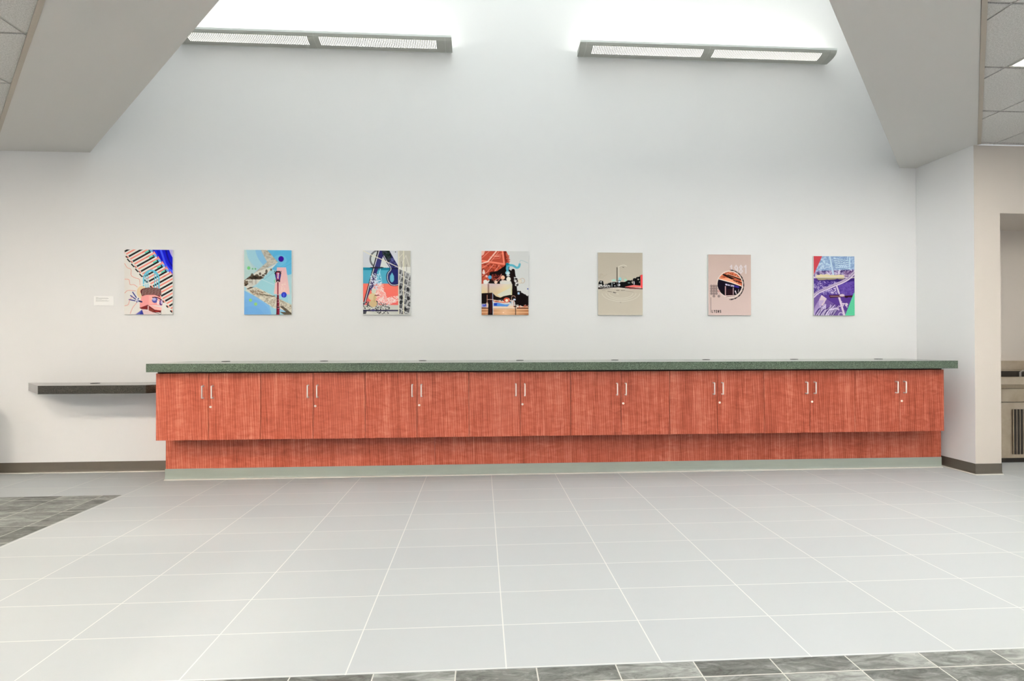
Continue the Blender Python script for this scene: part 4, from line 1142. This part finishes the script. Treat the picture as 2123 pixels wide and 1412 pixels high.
# 7 violet aerial collage
def art7():
    A = Art(150, 168, 860, 1205, (84, 62, 140))
    F = A.field((12, 9), 31) * 0.6 + A.field((40, 30), 32) * 0.4
    A.tex([(150, 168), (860, 168), (860, 540), (150, 540)], F, [(0.3, (110, 138, 188)), (0.6, (150, 178, 214)), (0.8, (190, 212, 230))])
    for k in range(-30, 60):
        A.line([(150, 200 + k * 17), (860, 200 + k * 17 - 360)], 5, (196, 216, 234) if k < 60 else WHT, 0.55)
    A.rect(150, 540, 860, 1205, (80, 50, 134))
    A.tex([(150, 430), (860, 400), (860, 560), (150, 560)], F, [(0.25, (50, 36, 96)), (0.5, (150, 130, 180)), (0.75, (224, 214, 232))])
    for j in range(5):
        for i in range(5):
            A.ell(520 + i * 52 + j * 8, 215 + j * 36 + i * 6, 30, 10, (200, 224, 236)); A.line([(500 + i * 52, 228 + j * 36), (548 + i * 52, 234 + j * 36)], 5, (70, 90, 150))
    for i in range(4): A.line([(600 + i * 34, 330), (620 + i * 34, 360)], 18, (196, 220, 236))
    A.line([(775, 200), (772, 345)], 26, (190, 216, 232)); A.line([(735, 175), (735, 230)], 12, (190, 214, 232))
    A.blobs([(230, 220), (340, 220), (420, 320), (300, 390), (200, 400)], 26, 8, 22, (190, 214, 232)); A.line([(240, 400), (470, 345)], 8, (206, 222, 236)); A.line([(270, 310), (340, 400)], 6, (206, 222, 236))
    A.line([(434, 175), (500, 540)], 32, (196, 218, 234)); A.line([(450, 175), (516, 540)], 4, (100, 120, 170))
    for k in range(9): A.line([(690 + k * 16, 430), (680 + k * 18, 540)], 7, (110, 60, 110))
    A.poly([(185, 535), (200, 495), (240, 500), (270, 480), (320, 495), (370, 480), (430, 500), (480, 495), (540, 500), (600, 488), (680, 500), (680, 540)], (226, 214, 172)); A.rect(150, 535, 860, 546, (232, 226, 214))
    A.poly([(185, 546), (680, 546), (660, 585), (600, 575), (560, 560), (500, 580), (440, 600), (380, 575), (300, 600), (240, 590)], (196, 184, 140))
    for k in range(30): A.line([(200 + k * 17, 546), (230 + k * 17, 590)], 5, (70, 56, 60), 0.8)
    # violet ground
    A.tex([(150, 600), (560, 590), (560, 830), (150, 860)], F, [(0.25, (48, 26, 108)), (0.5, (84, 62, 150)), (0.78, (196, 182, 216))])
    A.tex([(560, 640), (860, 560), (860, 850), (600, 830)], F, [(0.2, (60, 30, 124)), (0.8, (104, 80, 170))])
    for k in range(16): A.curve([(580 + k * 4, 660 + k * 13), (700, 640 + k * 14), (855, 600 + k * 15)], 3, (150, 134, 196), 0.6)
    A.poly([(185, 590), (860, 560), (860, 600), (700, 620), (560, 610), (300, 610)], (40, 22, 100), 0.8)
    A.curve([(150, 870), (230, 800), (380, 730), (520, 670), (640, 620), (760, 550), (860, 450)], 54, (222, 208, 224)); A.curve([(150, 870), (230, 800), (380, 730), (520, 670), (640, 620), (760, 550), (860, 450)], 8, (70, 46, 110)); A.curve([(150, 845), (225, 780), (375, 712), (515, 652), (635, 602), (755, 532), (850, 440)], 5, (80, 56, 120))
    for k in range(40): A.line([(150, 640 + k * 21 - 60), (860, 640 + k * 21 + 380)], 6, (216, 200, 220) if k > 9 else (120, 100, 170), 0.55 if k > 9 else 0.25)
    A.line([(545, 680), (590, 820)], 28, (214, 200, 220)); A.line([(590, 890), (680, 1205)], 34, (226, 210, 226))
    A.poly([(415, 850), (600, 845), (670, 860), (850, 850), (850, 890), (700, 880), (430, 895)], (60, 20, 30)); A.line([(440, 868), (680, 868)], 12, (170, 130, 136)); A.ell(640, 850, 44, 22, (214, 196, 206)); A.ell(715, 880, 30, 14, (30, 8, 12))
    A.poly([(285, 845), (375, 910), (310, 1030), (240, 1030), (235, 950)], (226, 208, 216))
    for k in range(5): A.line([(250 + k * 26, 880 + k * 6), (235 + k * 24, 1020)], 3, (160, 130, 150))
    rs = np.random.RandomState(8)
    for k in range(34):
        x = 160 + rs.rand() * 330; y = 1205
        A.curve([(x, y), (x + 20 + rs.rand() * 60, 1120), (x + 60 + rs.rand() * 130, 1000 + rs.rand() * 90)], 9, (222, 212, 232) if k % 3 else (40, 16, 90), 0.9)
    for k in range(14):
        A.curve([(155 + k * 5, 1190 - k * 8), (170 + k * 6, 1060), (240 + k * 7, 940)], 5, (180, 160, 208), 0.8)
    A.curve([(350, 1205), (420, 1110), (540, 1080)], 16, (226, 216, 236)); A.blobs([(360, 760), (530, 720), (540, 820), (400, 820)], 22, 6, 14, (206, 190, 220)); A.blobs([(550, 930), (740, 960), (720, 1060), (560, 1150)], 12, 10, 20, (214, 196, 218))
    A.ell(620, 1190, 46, 44, (216, 206, 226), inner=0.7); A.line([(640, 990), (720, 1000), (725, 1060)], 16, (214, 196, 216))
    A.poly([(150, 168), (300, 168), (150, 500)], (196, 66, 76)); A.poly([(860, 770), (860, 1205), (690, 1205)], (96, 206, 160))
    for k in range(22):
        y = 190 + k * 17
        A.line([(150, y + 12), (300 - (y - 168) * 0.45, y)], 3, (214, 96, 104), 0.8)
    for k in range(24):
        y = 830 + k * 17; xl = 860 - (y - 770) * 0.39
        A.line([(xl, y - 10), (860, y + 14)], 3, (60, 160, 124), 0.8)
    A.poly([(852, 560), (860, 560), (860, 800), (852, 830)], (30, 60, 120))
    return A

Z0, Z1 = 1.540, 2.186
for fn, x0, x1, z1, lab in (
        (art1, -3.580, -3.122, 2.178, 'print with a black and coral striped walkway, a blue corner and a pink tower'),
        (art2, -2.440, -1.979, 2.184, 'light blue collage print with a red street lamp on a pink panel'),
        (art3, -1.279, -0.805, 2.189, 'print of a leaning dark blue post over teal and orange bands beside bricks'),
        (art4, -0.091, 0.391, 2.195, 'print of a red roof and black trees above an orange street'),
        (art5, 1.109, 1.579, 2.189, 'plain beige print with a thin black skyline and a red wall'),
        (art6, 2.276, 2.737, 2.179, 'pink print with a round picture and the pale number 1981'),
        (art7, 3.420, 3.872, 2.171, 'rightmost print, violet and blue with a red and a green corner')):
    make_print(fn(), x0, x1, Z0, z1, lab)

# ------------------------------------------------------------------ drinking fountain in the recess
r = thing('drinking_fountain', 'stainless steel drinking fountain standing in the wall recess at the right edge', 'drinking fountain', (5.72, 0.45, 0))
fx0, fx1, fy, fb = 5.16, 6.28, 0.30, 0.615
mid = (5.72, 0.45, 0)
b = MB(); b.box(fx0, fx1, fy + 0.004, fb, 0.055, 0.632); b.build('lower_cabinet', M_STEEL, r, mid, bevel=0.004)
b = MB(); b.xprism([(fy - 0.01, 0.638), (fy - 0.03, 0.74), (fy - 0.035, 0.775), (fb, 0.775), (fb, 0.638)], fx0, fx1); b.build('upper_cabinet', M_STEEL, r, mid, bevel=0.003)
b = MB()
ay = fy - 0.085      # front of the basin apron
b.xprism([(ay + 0.012, 0.812), (ay, 0.824), (ay, 0.895), (ay + 0.006, 0.902), (ay + 0.022, 0.902), (ay + 0.028, 0.895), (ay + 0.028, 0.812)], fx0 - 0.005, fx1 + 0.005)
b.xprism([(ay + 0.028, 0.812), (ay + 0.028, 0.842), (fb - 0.05, 0.842), (fb - 0.05, 0.95), (fb - 0.03, 0.956), (fb - 0.03, 0.777), (fy - 0.03, 0.777)], fx0 - 0.005, fx1 + 0.005)
b.build('basin', M_STEEL, r, mid, bevel=0.003)
MB().box(fx0, fx1, ay + 0.03, fb - 0.052, 0.8425, 0.850).box(fx0, fx1, fb - 0.058, fb - 0.051, 0.850, 0.940).build('bowl', M_DARKSTEEL, r, mid, label='dark inside of the basin')
b = MB(); b.xprism([(fb - 0.029, 0.86), (fb - 0.045, 0.957), (fb - 0.045, 1.052), (fb, 1.052), (fb, 0.86)], fx0, fx1); b.build('backsplash', M_STEEL, r, mid, bevel=0.003)
b = MB()
gx0, gx1 = 5.392, 5.62
b.box(gx0, gx1, fy - 0.004, fy + 0.003, 0.095, 0.56, 1)
for k in range(int((0.56 - 0.095) / 0.012)): b.box(gx0 + 0.004, gx1 - 0.004, fy - 0.007, fy - 0.003, 0.098 + k * 0.012, 0.1025 + k * 0.012, 1)
for k in range(7): b.box(gx0 + 0.036 * k - 0.002, gx0 + 0.036 * k + 0.003, fy - 0.010, fy - 0.004, 0.095, 0.56, 0)
b.build('grille', [M_STEEL, M_DARKSTEEL], r, mid)
b = MB(); b.box(fx0 + 0.02, fx1 - 0.02, fy + 0.05, fb, 0.002, 0.054); b.build('base', M_DARKSTEEL, r, mid)
b = MB(); b.tube([(5.70, 0.50, 0.850), (5.70, 0.50, 0.93), (5.70, 0.47, 0.95), (5.70, 0.44, 0.94)], 0.009, 12)
b.build('spout', M_NICKEL, r, mid, smooth=True)

# bin standing beyond the left edge of the view, it throws the soft shadow on the wall
r = thing('waste_bin', 'grey round waste bin against the wall beyond the left end of the shelf', 'bin', (-4.93, 0.25, 0))
b = MB(); b.lathe([(0.185, 0.0), (0.205, 0.02), (0.215, 0.62), (0.215, 0.64)], -4.93, 0.25, 40); b.build('bin_body', M_ALU, r, (-4.93, 0.25, 0), smooth=False)
b = MB(); b.lathe([(0.222, 0.641), (0.222, 0.665), (0.18, 0.715), (0.09, 0.735), (0.02, 0.74)], -4.93, 0.25, 40); b.build('lid', M_BLACK, r, (-4.93, 0.25, 0))
